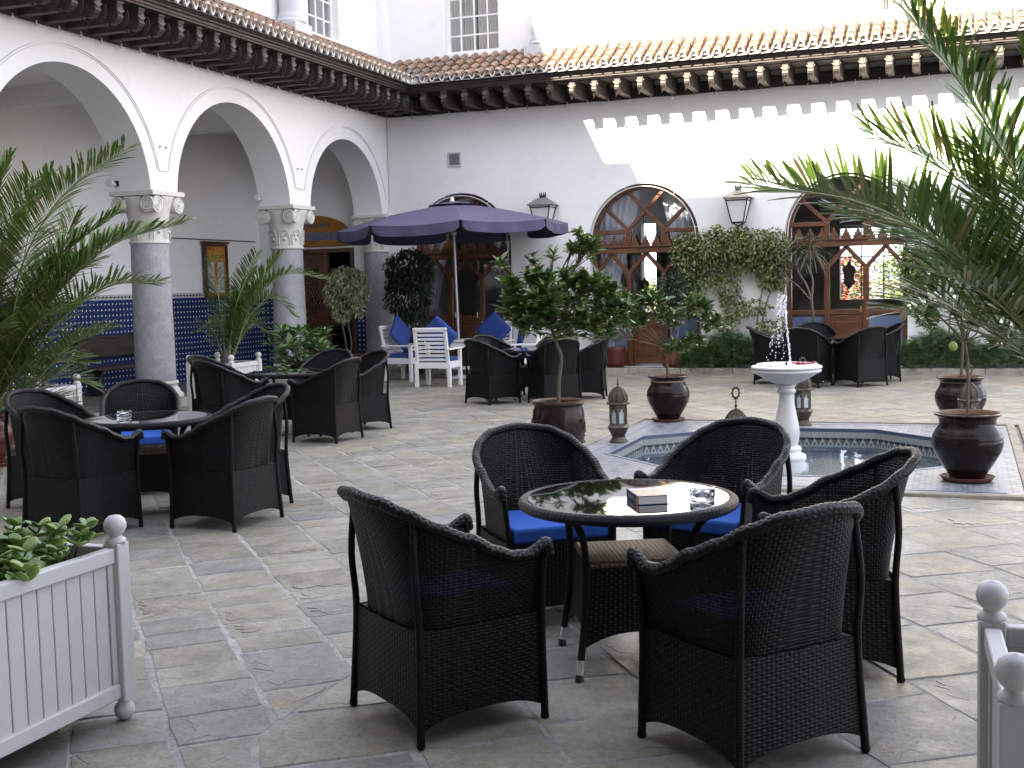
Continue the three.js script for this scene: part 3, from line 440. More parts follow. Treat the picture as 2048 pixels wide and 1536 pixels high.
// strings of festoon bulbs under both eaves
{
  const bulbM = mat([0.75, 0.74, 0.7], 0.15, { transmission: 0.4, thickness: 0 });
  const a = thing('festoon_lights', 'unlit string of small bulbs under the eave of the far wall', 'string lights', [0, 0, 0], 0, 'strings of bulbs under the eaves'); const b = thing('festoon_lights', 'unlit string of small bulbs under the eave above the arches', 'string lights', [0, 0, 0], 0, 'strings of bulbs under the eaves');
  for (const [o, f] of [[a, (t) => V(t, 0, 0)], [b, (t) => V(0, 0, t)]]) {
    const out = o === a ? V(0, 0, 0.085) : V(0.085, 0, 0), pts = []; for (let t = 0.2; t < 12.4; t += 0.4) pts.push(f(t).add(out).setY(5.02 + 0.008 * Math.sin(t * 5)));
    obj('cable', tube(pts, 0.009, 90, 5), M.iron, o); srand(61); const bg = merge([ball(0.026, 0, 0, 0, 8), cyl(0.012, 0.014, 0.03, 0, 0.032, 0, 6)]);
    for (let i = 1; i < pts.length; i++) { const m = obj('bulb', bg, bulbM, o); m.position.copy(pts[i]).y -= 0.025; }
  }
}
// ---------------------------------------------------------------- columns
function volute(r, t, sg = 1) { // scroll disc, axis z, with a raised spiral on both faces
  const pts = []; for (let i = 0; i <= 40; i++) { const a = i / 40 * 4.6 * Math.PI, q = mixf(r * 0.92, r * 0.16, i / 40); pts.push([sg * q * Math.cos(a), q * Math.sin(a), t / 2]); }
  return merge([prep(new THREE.CylinderGeometry(r, r, t, 24)).rotateX(Math.PI / 2), tube(pts, r * 0.1, 60, 5), ball(r * 0.18, 0, 0, t / 2, 8)]);
}
function column() {
  const c = thing('stone_column', 'grey granite column carrying the first and second arch, white scrolled capital', 'column', [-0.3, 0, 7.28]);
  obj('plinth', rbox(0.78, 0.13, 0.78, 0.01, 0, 0.07, 0), M.cream, c);
  obj('base', lathe([[0.0, 0.13], [0.37, 0.13], [0.385, 0.16], [0.38, 0.2], [0.35, 0.225], [0.335, 0.24], [0.33, 0.27], [0.3, 0.31], [0.295, 0.34], [0.315, 0.345], [0.32, 0.365], [0.31, 0.385], [0.29, 0.39], [0, 0.39]]), M.creamW, c);
  obj('shaft', lathe([[0.285, 0.39], [0.285, 0.9], [0.278, 1.6], [0.268, 2.38]], 40), M.granite, c);
  const cap = obj('capital', lathe([[0.275, 2.38], [0.29, 2.385], [0.29, 2.415], [0.272, 2.42], [0.272, 2.6], [0.285, 2.72], [0.31, 2.83], [0.345, 2.95], [0.365, 3.02], [0.365, 3.06], [0, 3.06]], 32), M.creamW, c);
  obj('abacus', rbox(0.75, 0.07, 0.75, 0.008, 0, 3.091, 0), M.creamW, cap);
  const vo = { '1': volute(0.118, 0.11, 1), '-1': volute(0.118, 0.11, -1) };
  for (let k = 0; k < 4; k++) { for (const s of [-1, 1]) obj('volute', vo[s].clone().translate(s * 0.248, 2.935, 0.302).rotateY(k * Math.PI / 2), M.creamW, cap);
    obj('echinus', rbox(0.3, 0.03, 0.06, 0.01, 0, 3.035, 0.33).rotateY(k * Math.PI / 2), M.creamW, cap); }
  const leaf = []; for (let k = 0; k < 8; k++) { const a = k * Math.PI / 4 + 0.39; leaf.push(tube([[-0.09, 2.45, 0.277], [-0.088, 2.58, 0.283], [-0.05, 2.68, 0.297], [0, 2.705, 0.302], [0.05, 2.68, 0.297], [0.088, 2.58, 0.283], [0.09, 2.45, 0.277]], 0.009, 18, 5).rotateY(a), ball(0.03, 0, 2.55, 0.275, 8).rotateY(a), ball(0.02, 0.035, 2.62, 0.28, 8).rotateY(a), ball(0.02, -0.035, 2.62, 0.28, 8).rotateY(a)); }
  obj('acanthus_leaves', leaf, M.creamW, cap);
  return c;
}
M.creamW = mat([0.62, 0.60, 0.55], 0.75, { bumpMap: rep(T.plaster, 0.4), bumpScale: 0.004, map: rep(T.plasterCol, 0.6) }); M.creamWD = M.creamW.clone(); M.creamWD.side = THREE.DoubleSide;
{
  const c = column(), L = ['grey granite column between the second and third arch, beside the hanging restaurant sign', 'grey half column against the far wall at the end of the arcade, behind the purple parasol', 'grey granite column at the near end of the arcade, left of the first arch'];
  dup(c, L[0], [-0.3, 0, 3.46], 0); dup(c, L[1], [-0.3, 0, -0.03], 0); dup(c, L[2], [-0.3, 0, 11.1], 0);
}
// ---------------------------------------------------------------- arched timber doors
function merlon() { const s = shapeOf([[-0.085, 0], [-0.085, 0.06], [-0.058, 0.06], [-0.058, 0.11], [-0.032, 0.11], [-0.032, 0.16], [-0.014, 0.16], [-0.014, 0.2], [0.014, 0.2], [0.014, 0.16], [0.032, 0.16], [0.032, 0.11], [0.058, 0.11], [0.058, 0.06], [0.085, 0.06], [0.085, 0]]); return cubeUV(extr(s, 0.025)); }
const merlonGeo = merlon();
function archedDoor(cx, label, withRail) {
  const d = thing('arched_door', label, 'door', [cx, 0, 0]), W = M.redWood, zA = -0.26, zB = -0.17, r = 0.985, y0 = 0.09;
  const ring = new THREE.Shape(); ring.moveTo(-1.035, y0); ring.lineTo(-1.035, AY); ring.absarc(0, AY, 1.035, Math.PI, 0, true); ring.lineTo(1.035, y0); ring.lineTo(0.955, y0); ring.lineTo(0.955, AY); ring.absarc(0, AY, 0.955, 0, Math.PI, false); ring.lineTo(-0.955, y0);
  obj('frame', cubeUV(extr(ring, 0.11).translate(0, 0, zA - 0.02)), W, d);
  obj('transom', [rbox(1.92, 0.09, 0.12, 0.01, 0, 2.265, -0.2), rbox(1.92, 0.03, 0.15, 0.008, 0, 2.325, -0.19), rbox(1.92, 0.02, 0.13, 0.006, 0, 2.214, -0.2)], W, d);
  for (let i = -4; i <= 4; i++) { const x = i * 0.205; if (Math.abs(x) < 0.9) obj('merlon', merlonGeo, W, d).position.set(x, 2.34, -0.165); }
  const mX = 0.335, yV = 1.83, yA = 2.2, yU = 2.64;
  for (const s of [-1, 1]) {
    obj('mullion', bar(s * mX, 0.09, s * mX, yV, 0.1, zA, zB), W, d); obj('mullion', bar(s * mX, 2.34, s * mX, yU, 0.1, zA, zB), W, d);
    obj('timber_brace', bar(s * mX, yV, 0, yA, 0.075, zA + 0.004, zB - 0.004, 0.02), W, d); obj('timber_brace', bar(s * mX, yV, s * 2 * mX, yA, 0.075, zA + 0.006, zB - 0.006, 0.02), W, d); obj('timber_brace', bar(s * 2 * mX, yA, s * 0.965, 1.85, 0.075, zA + 0.008, zB - 0.008, 0.01), W, d);
    obj('timber_rail', bar(s * mX, yU - 0.03, s * 0.955, yU - 0.03, 0.085, zA + 0.002, zB - 0.002), W, d);
    obj('timber_brace', bar(s * mX, yU, -s * 0.33, 3.34, 0.07, zA + (s > 0 ? 0.004 : 0.007), zB - (s > 0 ? 0.004 : 0.007)), W, d); obj('timber_brace', bar(s * mX, yU, s * 0.76, 3.04, 0.07, zA + 0.006, zB - 0.006), W, d);
    obj('mid_rail', bar(s * mX, 1.045, s * 0.955, 1.045, 0.09, zA + 0.004, zB - 0.004), W, d);
    obj('kick_board', rbox(0.53, 0.28, 0.05, 0.01, s * 0.66, 0.24, -0.21), W, d);
    obj('pane', box(0.57, 1.02, 0.006, s * 0.66, 1.58, -0.225), M.glass, d); obj('pane', box(0.57, 0.62, 0.006, s * 0.66, 0.69, -0.225), M.glass, d);
  }
  obj('mid_rail', bar(-mX + 0.05, 1.045, mX - 0.05, 1.045, 0.09, zA + 0.006, zB - 0.006), W, d);
  obj('door_panel', rbox(0.56, 0.86, 0.05, 0.01, 0, 0.56, -0.22), W, d); obj('raised_panel', rbox(0.38, 0.6, 0.03, 0.012, 0, 0.58, -0.19), W, d); obj('door_handle', [cyl(0.012, 0.012, 0.1, 0.25, 1.1, -0.13, 8).rotateZ(0), ball(0.02, 0.25, 1.05, -0.14, 8)], M.brass, d);
  obj('pane', box(0.57, 1.1, 0.006, 0, 1.62, -0.226), M.glass, d);
  const semi = new THREE.Shape(); semi.moveTo(-0.95, 2.34); semi.lineTo(-0.95, AY); semi.absarc(0, AY, 0.95, Math.PI, 0, true); semi.lineTo(0.95, 2.34); semi.lineTo(-0.95, 2.34);
  obj('fanlight_pane', cubeUV(extr(semi, 0.006).translate(0, 0, -0.228)), M.glass, d);
  if (withRail) { const p = []; for (let i = 0; i <= 40; i++) { const a = Math.PI * (1 - i / 40); p.push([0.985 * Math.cos(a), AY + 0.985 * Math.sin(a), 0.03]); } const q = [...p]; q.unshift([-0.985, 2.15, 0.03]); q.push([0.985, 2.15, 0.03]); const g = [tube(q, 0.011, 90, 6)]; for (const a of [0.2, 0.95, 1.9, 2.9]) g.push(tube([[0.985 * Math.cos(a), AY + 0.985 * Math.sin(a), 0.03], [1.045 * Math.cos(a), AY + 1.045 * Math.sin(a), -0.01]], 0.008, 2, 5)); obj('awning_rail', g, M.creamW, d); }
  return d;
}
archedDoor(DOORX[0], 'arched timber and glass door half hidden behind the purple parasol', true);
archedDoor(DOORX[1], 'arched timber and glass door in the middle, with pale blue curtains tied back', true);
archedDoor(DOORX[2], 'arched timber and glass door on the right showing the bright garden through it', true);
function curtain(cx, s, label, wTop) {
  const g = grid(46, 24, (u, v) => { const y = mixf(1.2, 3.46, v), open = Math.pow(v, 0.8), xi = mixf(0.78, wTop, open), xo = mixf(0.95, 1.02, v), x = s * mixf(xi, xo, u); return [cx + x, y, -0.5 + 0.035 * Math.sin(u * 40 + v * 2) * (0.4 + 0.6 * open) + 0.02 * Math.sin(u * 13 + v * 5)]; });
  const o = obj('curtain', g, M.curtain); tag(o, label, 'curtain');
}
curtain(DOORX[1], -1, 'pale blue curtain behind the left half of the middle arched door', 0.12); curtain(DOORX[1], 1, 'pale blue curtain behind the right half of the middle arched door', 0.2);
curtain(DOORX[0], -1, 'pale blue curtain behind the left half of the arched door under the parasol', 0.3); curtain(DOORX[0], 1, 'pale blue curtain behind the right half of the arched door under the parasol', 0.3);
// tables inside, seen through the doors
function dining(x, z, w, label) {
  const t = thing('dining_table', label, 'table', [x, 0, z]);
  obj('tablecloth', [grid(40, 8, (u, v) => { const per = u * 4, k = Math.floor(per) % 4, f = per - Math.floor(per), c = [[-1, 1], [1, 1], [1, -1], [-1, -1], [-1, 1]], a = c[k], b = c[k + 1], fl = 1 + (1 - v) * (0.06 + 0.05 * Math.sin(u * 95)); return [mixf(a[0], b[0], f) * w / 2 * fl, mixf(0.32, 0.93, v), mixf(a[1], b[1], f) * w / 2 * fl]; }), box(w, 0.012, w, 0, 0.928, 0)], M.blueCloth, t);
  obj('pedestal', lathe([[0.25, 0.02], [0.25, 0.06], [0.06, 0.1], [0.05, 0.9], [0, 0.9]], 16), M.darkWood, t); return t;
}
dining(9.6, -1.1, 0.95, 'dining table under a pale blue cloth behind the right pane of the right arched door'); dining(7.95, -1.1, 0.7, 'dining table under a pale blue cloth behind the left pane of the right arched door'); dining(4.5, -1.0, 0.7, 'dining table under a blue cloth behind the left pane of the middle arched door'); dining(5.95, -1.0, 0.8, 'dining table under a blue cloth behind the right pane of the middle arched door');
{ // wine glasses on the table behind the right door
  const gl = merge([lathe([[0.0, 0], [0.035, 0.002], [0.006, 0.008], [0.005, 0.08], [0.03, 0.1], [0.04, 0.13], [0.034, 0.18]], 14)]); const gm = mat([0.9, 0.93, 1], 0.02, { transmission: 1, thickness: 0, side: THREE.DoubleSide });
  [[7.78, -0.9, 'leftmost stemmed wine glass'], [7.9, -1.02, 'second stemmed wine glass from the left'], [8.05, -0.85, 'third stemmed wine glass from the left'], [8.16, -0.95, 'rightmost stemmed wine glass']].forEach(([x, z, w]) => { const o = obj('wine_glass', gl, gm); o.position.set(x, 0.936, z); tag(o, w + ' on the table behind the right door', 'glass', 'wine glasses on the table behind the right door'); });
}
function hangLamp(x, y, z, k, label) {
  const h = thing('hanging_lantern', label, 'lantern', [x, y, z]);
  obj('chain', cyl(0.008, 0.008, 3.9 - y - 0.25 * k, 0, 0.25 * k + (3.9 - y - 0.25 * k) / 2, 0, 6), M.iron, h);
  obj('body', lathe([[0, 0.26], [0.03, 0.24], [0.04, 0.2], [0.1, 0.16], [0.13, 0.1], [0.12, 0.08], [0.1, 0.02], [0.09, -0.1], [0.12, -0.14], [0.06, -0.2], [0.02, -0.26], [0, -0.27]].map(([a, b]) => [a * k, b * k]), 8), M.brownWood, h);
}
hangLamp(8.72, 1.7, -1.9, 1, 'dark hanging lantern inside the restaurant seen through the right arched door'); hangLamp(4.74, 1.55, -1.86, 0.8, 'dark hanging lantern inside the restaurant seen through the middle arched door');

// ---------------------------------------------------------------- things on the walls
{
  const w = thing('wall_lantern', 'black iron wall lantern with frosted panes left of the middle arched door', 'wall lamp', [3.33, 2.72, 0.24]);
  const frost = mat([0.7, 0.69, 0.66], 0.6, { transmission: 0.2, thickness: 0 });
  const pyr = (r0, r1, y0, y1) => prep(new THREE.CylinderGeometry(r1, r0, y1 - y0, 4, 1, true)).rotateY(Math.PI / 4).translate(0, (y0 + y1) / 2, 0);
  const q = Math.SQRT2;
  obj('roof', [pyr(0.235 * q, 0.07 * q, 0.44, 0.565), pyr(0.245 * q, 0.235 * q, 0.425, 0.44)], mat([0.16, 0.16, 0.155], 0.6, { side: THREE.DoubleSide }), w);
  for (let k = 0; k < 4; k++) { const pn = prep(new THREE.BufferGeometry().setAttribute('position', new THREE.Float32BufferAttribute([-0.095, 0, 0.095, 0.095, 0, 0.095, 0.19, 0.42, 0.19, -0.095, 0, 0.095, 0.19, 0.42, 0.19, -0.19, 0.42, 0.19], 3))).rotateY(k * Math.PI / 2); obj('pane', pn, frost, w);
    obj('corner_bar', tube([[0.1, -0.01, 0.1], [0.2, 0.43, 0.2]], 0.011, 2, 6).rotateY(k * Math.PI / 2), M.iron, w); obj('cross_bar', box(0.37, 0.02, 0.018, 0, 0.385, 0.182).rotateY(k * Math.PI / 2), M.iron, w); obj('cross_bar', box(0.21, 0.02, 0.018, 0, 0, 0.1).rotateY(k * Math.PI / 2), M.iron, w); }
  const cr = [box(0.1, 0.05, 0.1, 0, 0.585, 0)]; for (let k = 0; k < 8; k++) { const a = k * Math.PI / 4; cr.push(cyl(0.004, 0.014, 0.06, 0.058 * Math.cos(a), 0.64, 0.058 * Math.sin(a), 6)); } obj('crown', cr, M.iron, w);
  obj('finial', [ball(0.025, 0, -0.07, 0, 8), tube([[0.1, -0.01, 0.1], [0.02, -0.06, 0.02]], 0.009, 2, 5), tube([[-0.1, -0.01, 0.1], [-0.02, -0.06, 0.02]], 0.009, 2, 5), tube([[0.1, -0.01, -0.1], [0.02, -0.06, -0.02]], 0.009, 2, 5), tube([[-0.1, -0.01, -0.1], [-0.02, -0.06, -0.02]], 0.009, 2, 5)], M.iron, w);
  obj('bracket', [box(0.03, 0.03, 0.1, 0, 0.43, -0.19), box(0.06, 0.3, 0.02, 0, 0.35, -0.225)], M.iron, w);
  dup(w, 'black iron wall lantern with frosted panes between the middle and right arched doors', [7.0, 2.68, 0.24], 0);
}
{
  const v = thing('wall_vent', 'small square grille set in the far wall high above the parasol', 'vent', [1.45, 4.13, 0]);
  obj('frame', [box(0.28, 0.03, 0.025, 0, 0.125, 0.0125), box(0.28, 0.03, 0.025, 0, -0.125, 0.0125), box(0.03, 0.22, 0.025, -0.125, 0, 0.0125), box(0.03, 0.22, 0.025, 0.125, 0, 0.0125)], M.greyPlaster, v);
  const gg = mat([0.2, 0.2, 0.2], 0.7); obj('grille', box(0.22, 0.22, 0.006, 0, 0, 0.003), gg, v); for (let i = -4; i <= 4; i++) obj('slat', box(0.2, 0.012, 0.012, 0, i * 0.024, 0.012), gg, v);
}
function lettering(g, txt, x, y, px, col, font = 'bold', ls = 0) { g.font = font + ' ' + px + 'px sans-serif'; g.fillStyle = col; g.textAlign = 'center'; g.textBaseline = 'middle'; g.fillText(txt, x, y); }
{ // restaurant sign over the door
  const s = thing('restaurant_sign', 'ochre arched sign with blue restaurant lettering above the arcade door', 'sign', [-1.75, 2.55, 0.012]);
  const sh = new THREE.Shape(); sh.moveTo(-0.95, 0); sh.lineTo(0.95, 0); sh.bezierCurveTo(0.96, 0.38, 0.6, 0.62, 0, 0.62); sh.bezierCurveTo(-0.6, 0.62, -0.96, 0.38, -0.95, 0);
  const t = ctex(768, 256, (g, w, h) => { g.fillStyle = '#8a5a14'; g.fillRect(0, 0, w, h); for (let i = 0; i < 240; i++) { g.fillStyle = ['rgba(160,110,30,.10)', 'rgba(90,60,20,.12)', 'rgba(60,90,60,.08)'][i % 3]; g.fillRect((i * 97) % w, (i * 53) % h, 60, 8); } lettering(g, 'Restaurant', w / 2 + 10, 84, 62, '#2f4a5e', 'bold'); lettering(g, 'EL KORSAN', w / 2 + 20, 176, 92, '#1565a8', 'bold italic'); g.strokeStyle = '#6b430c'; g.lineWidth = 6; });
  const g = prep(new THREE.ExtrudeGeometry(sh, { depth: 0.03, bevelEnabled: true, bevelSize: 0.006, bevelThickness: 0.006, bevelSegments: 1, curveSegments: 24 })), p = g.attributes.position; for (let i = 0; i < p.count; i++) g.attributes.uv.setXY(i, (p.getX(i) + 0.96) / 1.92, p.getY(i) / 0.64);
  obj('board', g, mat([1, 1, 1], 0.6, { map: t }), s);
}
{ // open carved door below the sign
  const d = thing('restaurant_door', 'carved brown timber door leaf standing beside the dark restaurant entrance', 'door', [0, 0, 0]);
  obj('door_frame', [box2(-2.36, 0.005, -0.16, -2.26, 2.5, 0.03), box2(-2.26, 2.42, -0.16, -0.9, 2.5, 0.02), box2(-0.9, 0.005, -0.16, -0.815, 2.5, 0.02)], M.brownWood, d);
  obj('door_post', box2(-1.53, 0.02, -0.12, -1.45, 2.42, 0.0), M.redWood, d);
  const leaf = obj('door_leaf', [box2(-2.26, 0.02, -0.1, -1.53, 0.9, -0.05), box2(-2.26, 2.1, -0.1, -1.53, 2.42, -0.05), box2(-2.26, 0.9, -0.1, -2.1, 2.1, -0.05), box2(-1.68, 0.9, -0.1, -1.53, 2.1, -0.05)], M.brownWood, d);
  const lat = []; for (let i = -5; i <= 5; i++) { lat.push(bar(-2.1 + 0.21 + i * 0.07 - 0.3, 0.9, -2.1 + 0.21 + i * 0.07 + 0.3, 2.1, 0.022, -0.09, -0.075)); lat.push(bar(-1.89 + i * 0.07 + 0.3, 0.9, -1.89 + i * 0.07 - 0.3, 2.1, 0.022, -0.075, -0.06)); }
  obj('lattice', lat, M.redWood, leaf);
  obj('carved_rosette', [prep(new THREE.TorusGeometry(0.12, 0.02, 6, 20)).translate(-1.9, 0.5, -0.045), bar(-2.05, 0.5, -1.75, 0.5, 0.03, -0.05, -0.03), bar(-1.9, 0.35, -1.9, 0.65, 0.03, -0.05, -0.03)], M.redWood, leaf);
}
{ // framed menu case on the tiled arcade wall
  const m = thing('menu_board', 'tall wooden menu case with white pages hung on the arcade wall above the blue tiles', 'menu board', [-3.0, 1.55, 1.72], Math.PI / 2);
  const t = ctex(256, 512, (g, w, h) => { g.fillStyle = '#9a6a1c'; g.fillRect(0, 0, w, h); g.fillStyle = '#b07a26'; g.fillRect(0, 0, w, 150); g.fillStyle = '#a33a1c'; g.fillRect(20, 26, 100, 18); lettering(g, 'El Korsan', w / 2, 100, 54, '#24452f', 'bold'); for (const [x, y, H] of [[26, 165, 150], [26, 325, 150], [150, 165, 150], [150, 325, 150]]) { g.fillStyle = '#b9b9b4'; g.fillRect(x, y, 80, H); g.fillStyle = 'rgba(60,60,70,.35)'; for (let i = 0; i < 14; i++) g.fillRect(x + 10, y + 12 + i * 9.5, 40 + (i * 37) % 22, 2); } g.fillStyle = '#b8b0a0'; g.fillRect(112, 400, 36, 76); g.fillStyle = '#4a4038'; g.fillRect(122, 412, 16, 22); });
  obj('back_panel', box(0.7, 1.0, 0.03, 0, 0.53, 0.03), M.brownWood, m);
  const face = new THREE.PlaneGeometry(0.66, 0.98).translate(0, 0.53, 0.047); obj('menu_pages', face, mat([1, 1, 1], 0.6, { map: t }), m);
  obj('frame', [box(0.05, 1.06, 0.07, -0.355, 0.53, 0.05), box(0.05, 1.06, 0.07, 0.355, 0.53, 0.05), box(0.66, 0.05, 0.07, 0, 0.025, 0.05), box(0.66, 0.05, 0.07, 0, 1.035, 0.05)], M.brownWood, m); obj('cornice', rbox(0.84, 0.04, 0.11, 0.01, 0, 1.085, 0.06), M.brownWood, m);
}
{ // spot lamps beside the capitals
  const s = thing('spot_lamp', 'small white spot lamp on the pier above the nearer column', 'spotlight', [-0.56, 3.24, 7.66], 0, undefined);
  obj('bracket', [box(0.05, 0.08, 0.03, 0, 0, -0.055), cyl(0.012, 0.012, 0.07, 0, 0, -0.02, 8).rotateX(Math.PI / 2)], M.iron, s); obj('housing', lathe([[0, -0.06], [0.03, -0.058], [0.034, 0], [0.05, 0.02], [0.06, 0.06], [0.055, 0.075], [0, 0.07]], 18).rotateX(Math.PI / 2 - 0.2).translate(0, -0.01, 0.06), M.creamW, s);
  dup(s, 'small white spot lamp on the pier above the farther column', [-0.56, 3.25, 3.84], 0);
}
{ // dark bench against the tiles
  const b = thing('wooden_bench', 'dark carved wooden bench standing against the blue tiled arcade wall', 'bench', [-2.62, 0, 5.0], Math.PI / 2);
  obj('seat', rbox(1.9, 0.05, 0.42, 0.01, 0, 0.45, 0), M.darkWood, b); obj('backrest', [rbox(1.9, 0.32, 0.04, 0.01, 0, 0.78, -0.2), rbox(1.9, 0.05, 0.06, 0.012, 0, 0.95, -0.2)], M.darkWood, b);
  for (const s of [-1, 1]) { obj('leg', extr(shapeOf([[-0.18, 0], [0.2, 0], [0.14, 0.12], [0.08, 0.3], [0.16, 0.43], [-0.2, 0.43], [-0.1, 0.28], [-0.14, 0.12]]), 0.06).rotateY(Math.PI / 2).translate(s * 0.8 - 0.03, 0, 0), M.darkWood, b); obj('back_post', rbox(0.06, 0.55, 0.05, 0.01, s * 0.9, 0.72, -0.2), M.darkWood, b); }
}
{
  const v = thing('brass_urn', 'tall brass urn standing in the arcade behind the palm', 'urn', [-1.2, 0, 1.6]);
  obj('body', lathe([[0, 0.01], [0.2, 0.01], [0.21, 0.05], [0.12, 0.1], [0.1, 0.2], [0.18, 0.32], [0.2, 0.5], [0.14, 0.62], [0.12, 0.68], [0.15, 0.7], [0.15, 0.74], [0.12, 0.78], [0.13, 0.95], [0.16, 1.0], [0.15, 1.22], [0.17, 1.28], [0.15, 1.3], [0, 1.3]], 28), M.brass, v);
}
// ---------------------------------------------------------------- woven furniture
const rattan = { color: 1 };
M.weave = mat([0.0075, 0.0064, 0.0057], 0.48, { specularIntensity: 0.35, ior: 1.5, map: rep(T.weaveC, 0.042, 0.024), bumpMap: rep(T.weaveH, 0.042, 0.024), bumpScale: 0.0042, side: THREE.DoubleSide });
M.weaveOpen = mat([0.0075, 0.0064, 0.0057], 0.48, { specularIntensity: 0.35, ior: 1.5, map: rep(T.weaveC, 0.042, 0.024), bumpMap: rep(T.weaveH, 0.042, 0.024), bumpScale: 0.0042, alphaMap: rep(T.weaveA, 0.042, 0.024), alphaTest: 0.5, side: THREE.DoubleSide });
M.weaveTop = mat([0.22, 0.125, 0.075], 0.45, { map: rep(T.weaveC, 0.042, 0.024), bumpMap: rep(T.weaveH, 0.042, 0.024), bumpScale: 0.0042, side: THREE.DoubleSide });
M.braid = mat([0.0075, 0.0065, 0.0065], 0.34, { specularIntensity: 0.45, ior: 1.5, bumpMap: rep(T.braid, 0.02, 0.06), bumpScale: 0.003 });
M.post = mat([0.006, 0.005, 0.0045], 0.5, { specularIntensity: 0.3, ior: 1.5, bumpMap: rep(T.weaveH, 0.02, 0.02), bumpScale: 0.002 });
M.cushion = mat([0.014, 0.085, 0.38], 0.85, { bumpMap: rep(T.canvas, 0.03), bumpScale: 0.0006 });
M.navy = mat([0.02, 0.05, 0.22], 0.85, { bumpMap: rep(T.canvas, 0.03), bumpScale: 0.0006 });
const spow = (x, p) => Math.sign(x) * Math.pow(Math.abs(x), p);
const hRim = (t) => { const k = [[0, 0.905], [0.16, 0.888], [0.28, 0.848], [0.4, 0.792], [0.52, 0.74], [0.66, 0.685], [0.78, 0.653], [0.88, 0.648], [1, 0.685]]; for (let i = 0; i < k.length - 1; i++) if (t <= k[i + 1][0]) { const f = (t - k[i][0]) / (k[i + 1][0] - k[i][0]), s = f * f * (3 - 2 * f) * 0.5 + f * 0.5; return mixf(k[i][1], k[i + 1][1], s); } return 0.685; };
function plan(u, k) { // k = 0 seat level, 1 rim; u -1..1 round the back from the left arm to the right arm
  const t = Math.abs(u), s = Math.sign(u) || 1, hw = mixf(0.259, 0.3, k), zc = mixf(-0.02, -0.05, k), zb = mixf(0.226, 0.315, k), ex = mixf(0.42, 0.88, k);
  if (t > 0.52) return [s * hw * mixf(1, 0.985, (t - 0.52) / 0.48), mixf(zc, 0.275, (t - 0.52) / 0.48)];
  const th = t / 0.52 * Math.PI / 2; return [s * hw * spow(Math.sin(th), ex), zc - zb * spow(Math.cos(th), ex)];
}
const shellPt = (u, v) => { const k = Math.pow(v, 1.5), p = plan(u, k), h = hRim(Math.abs(u)); return [p[0], mixf(0.40, h, v), p[1]]; };
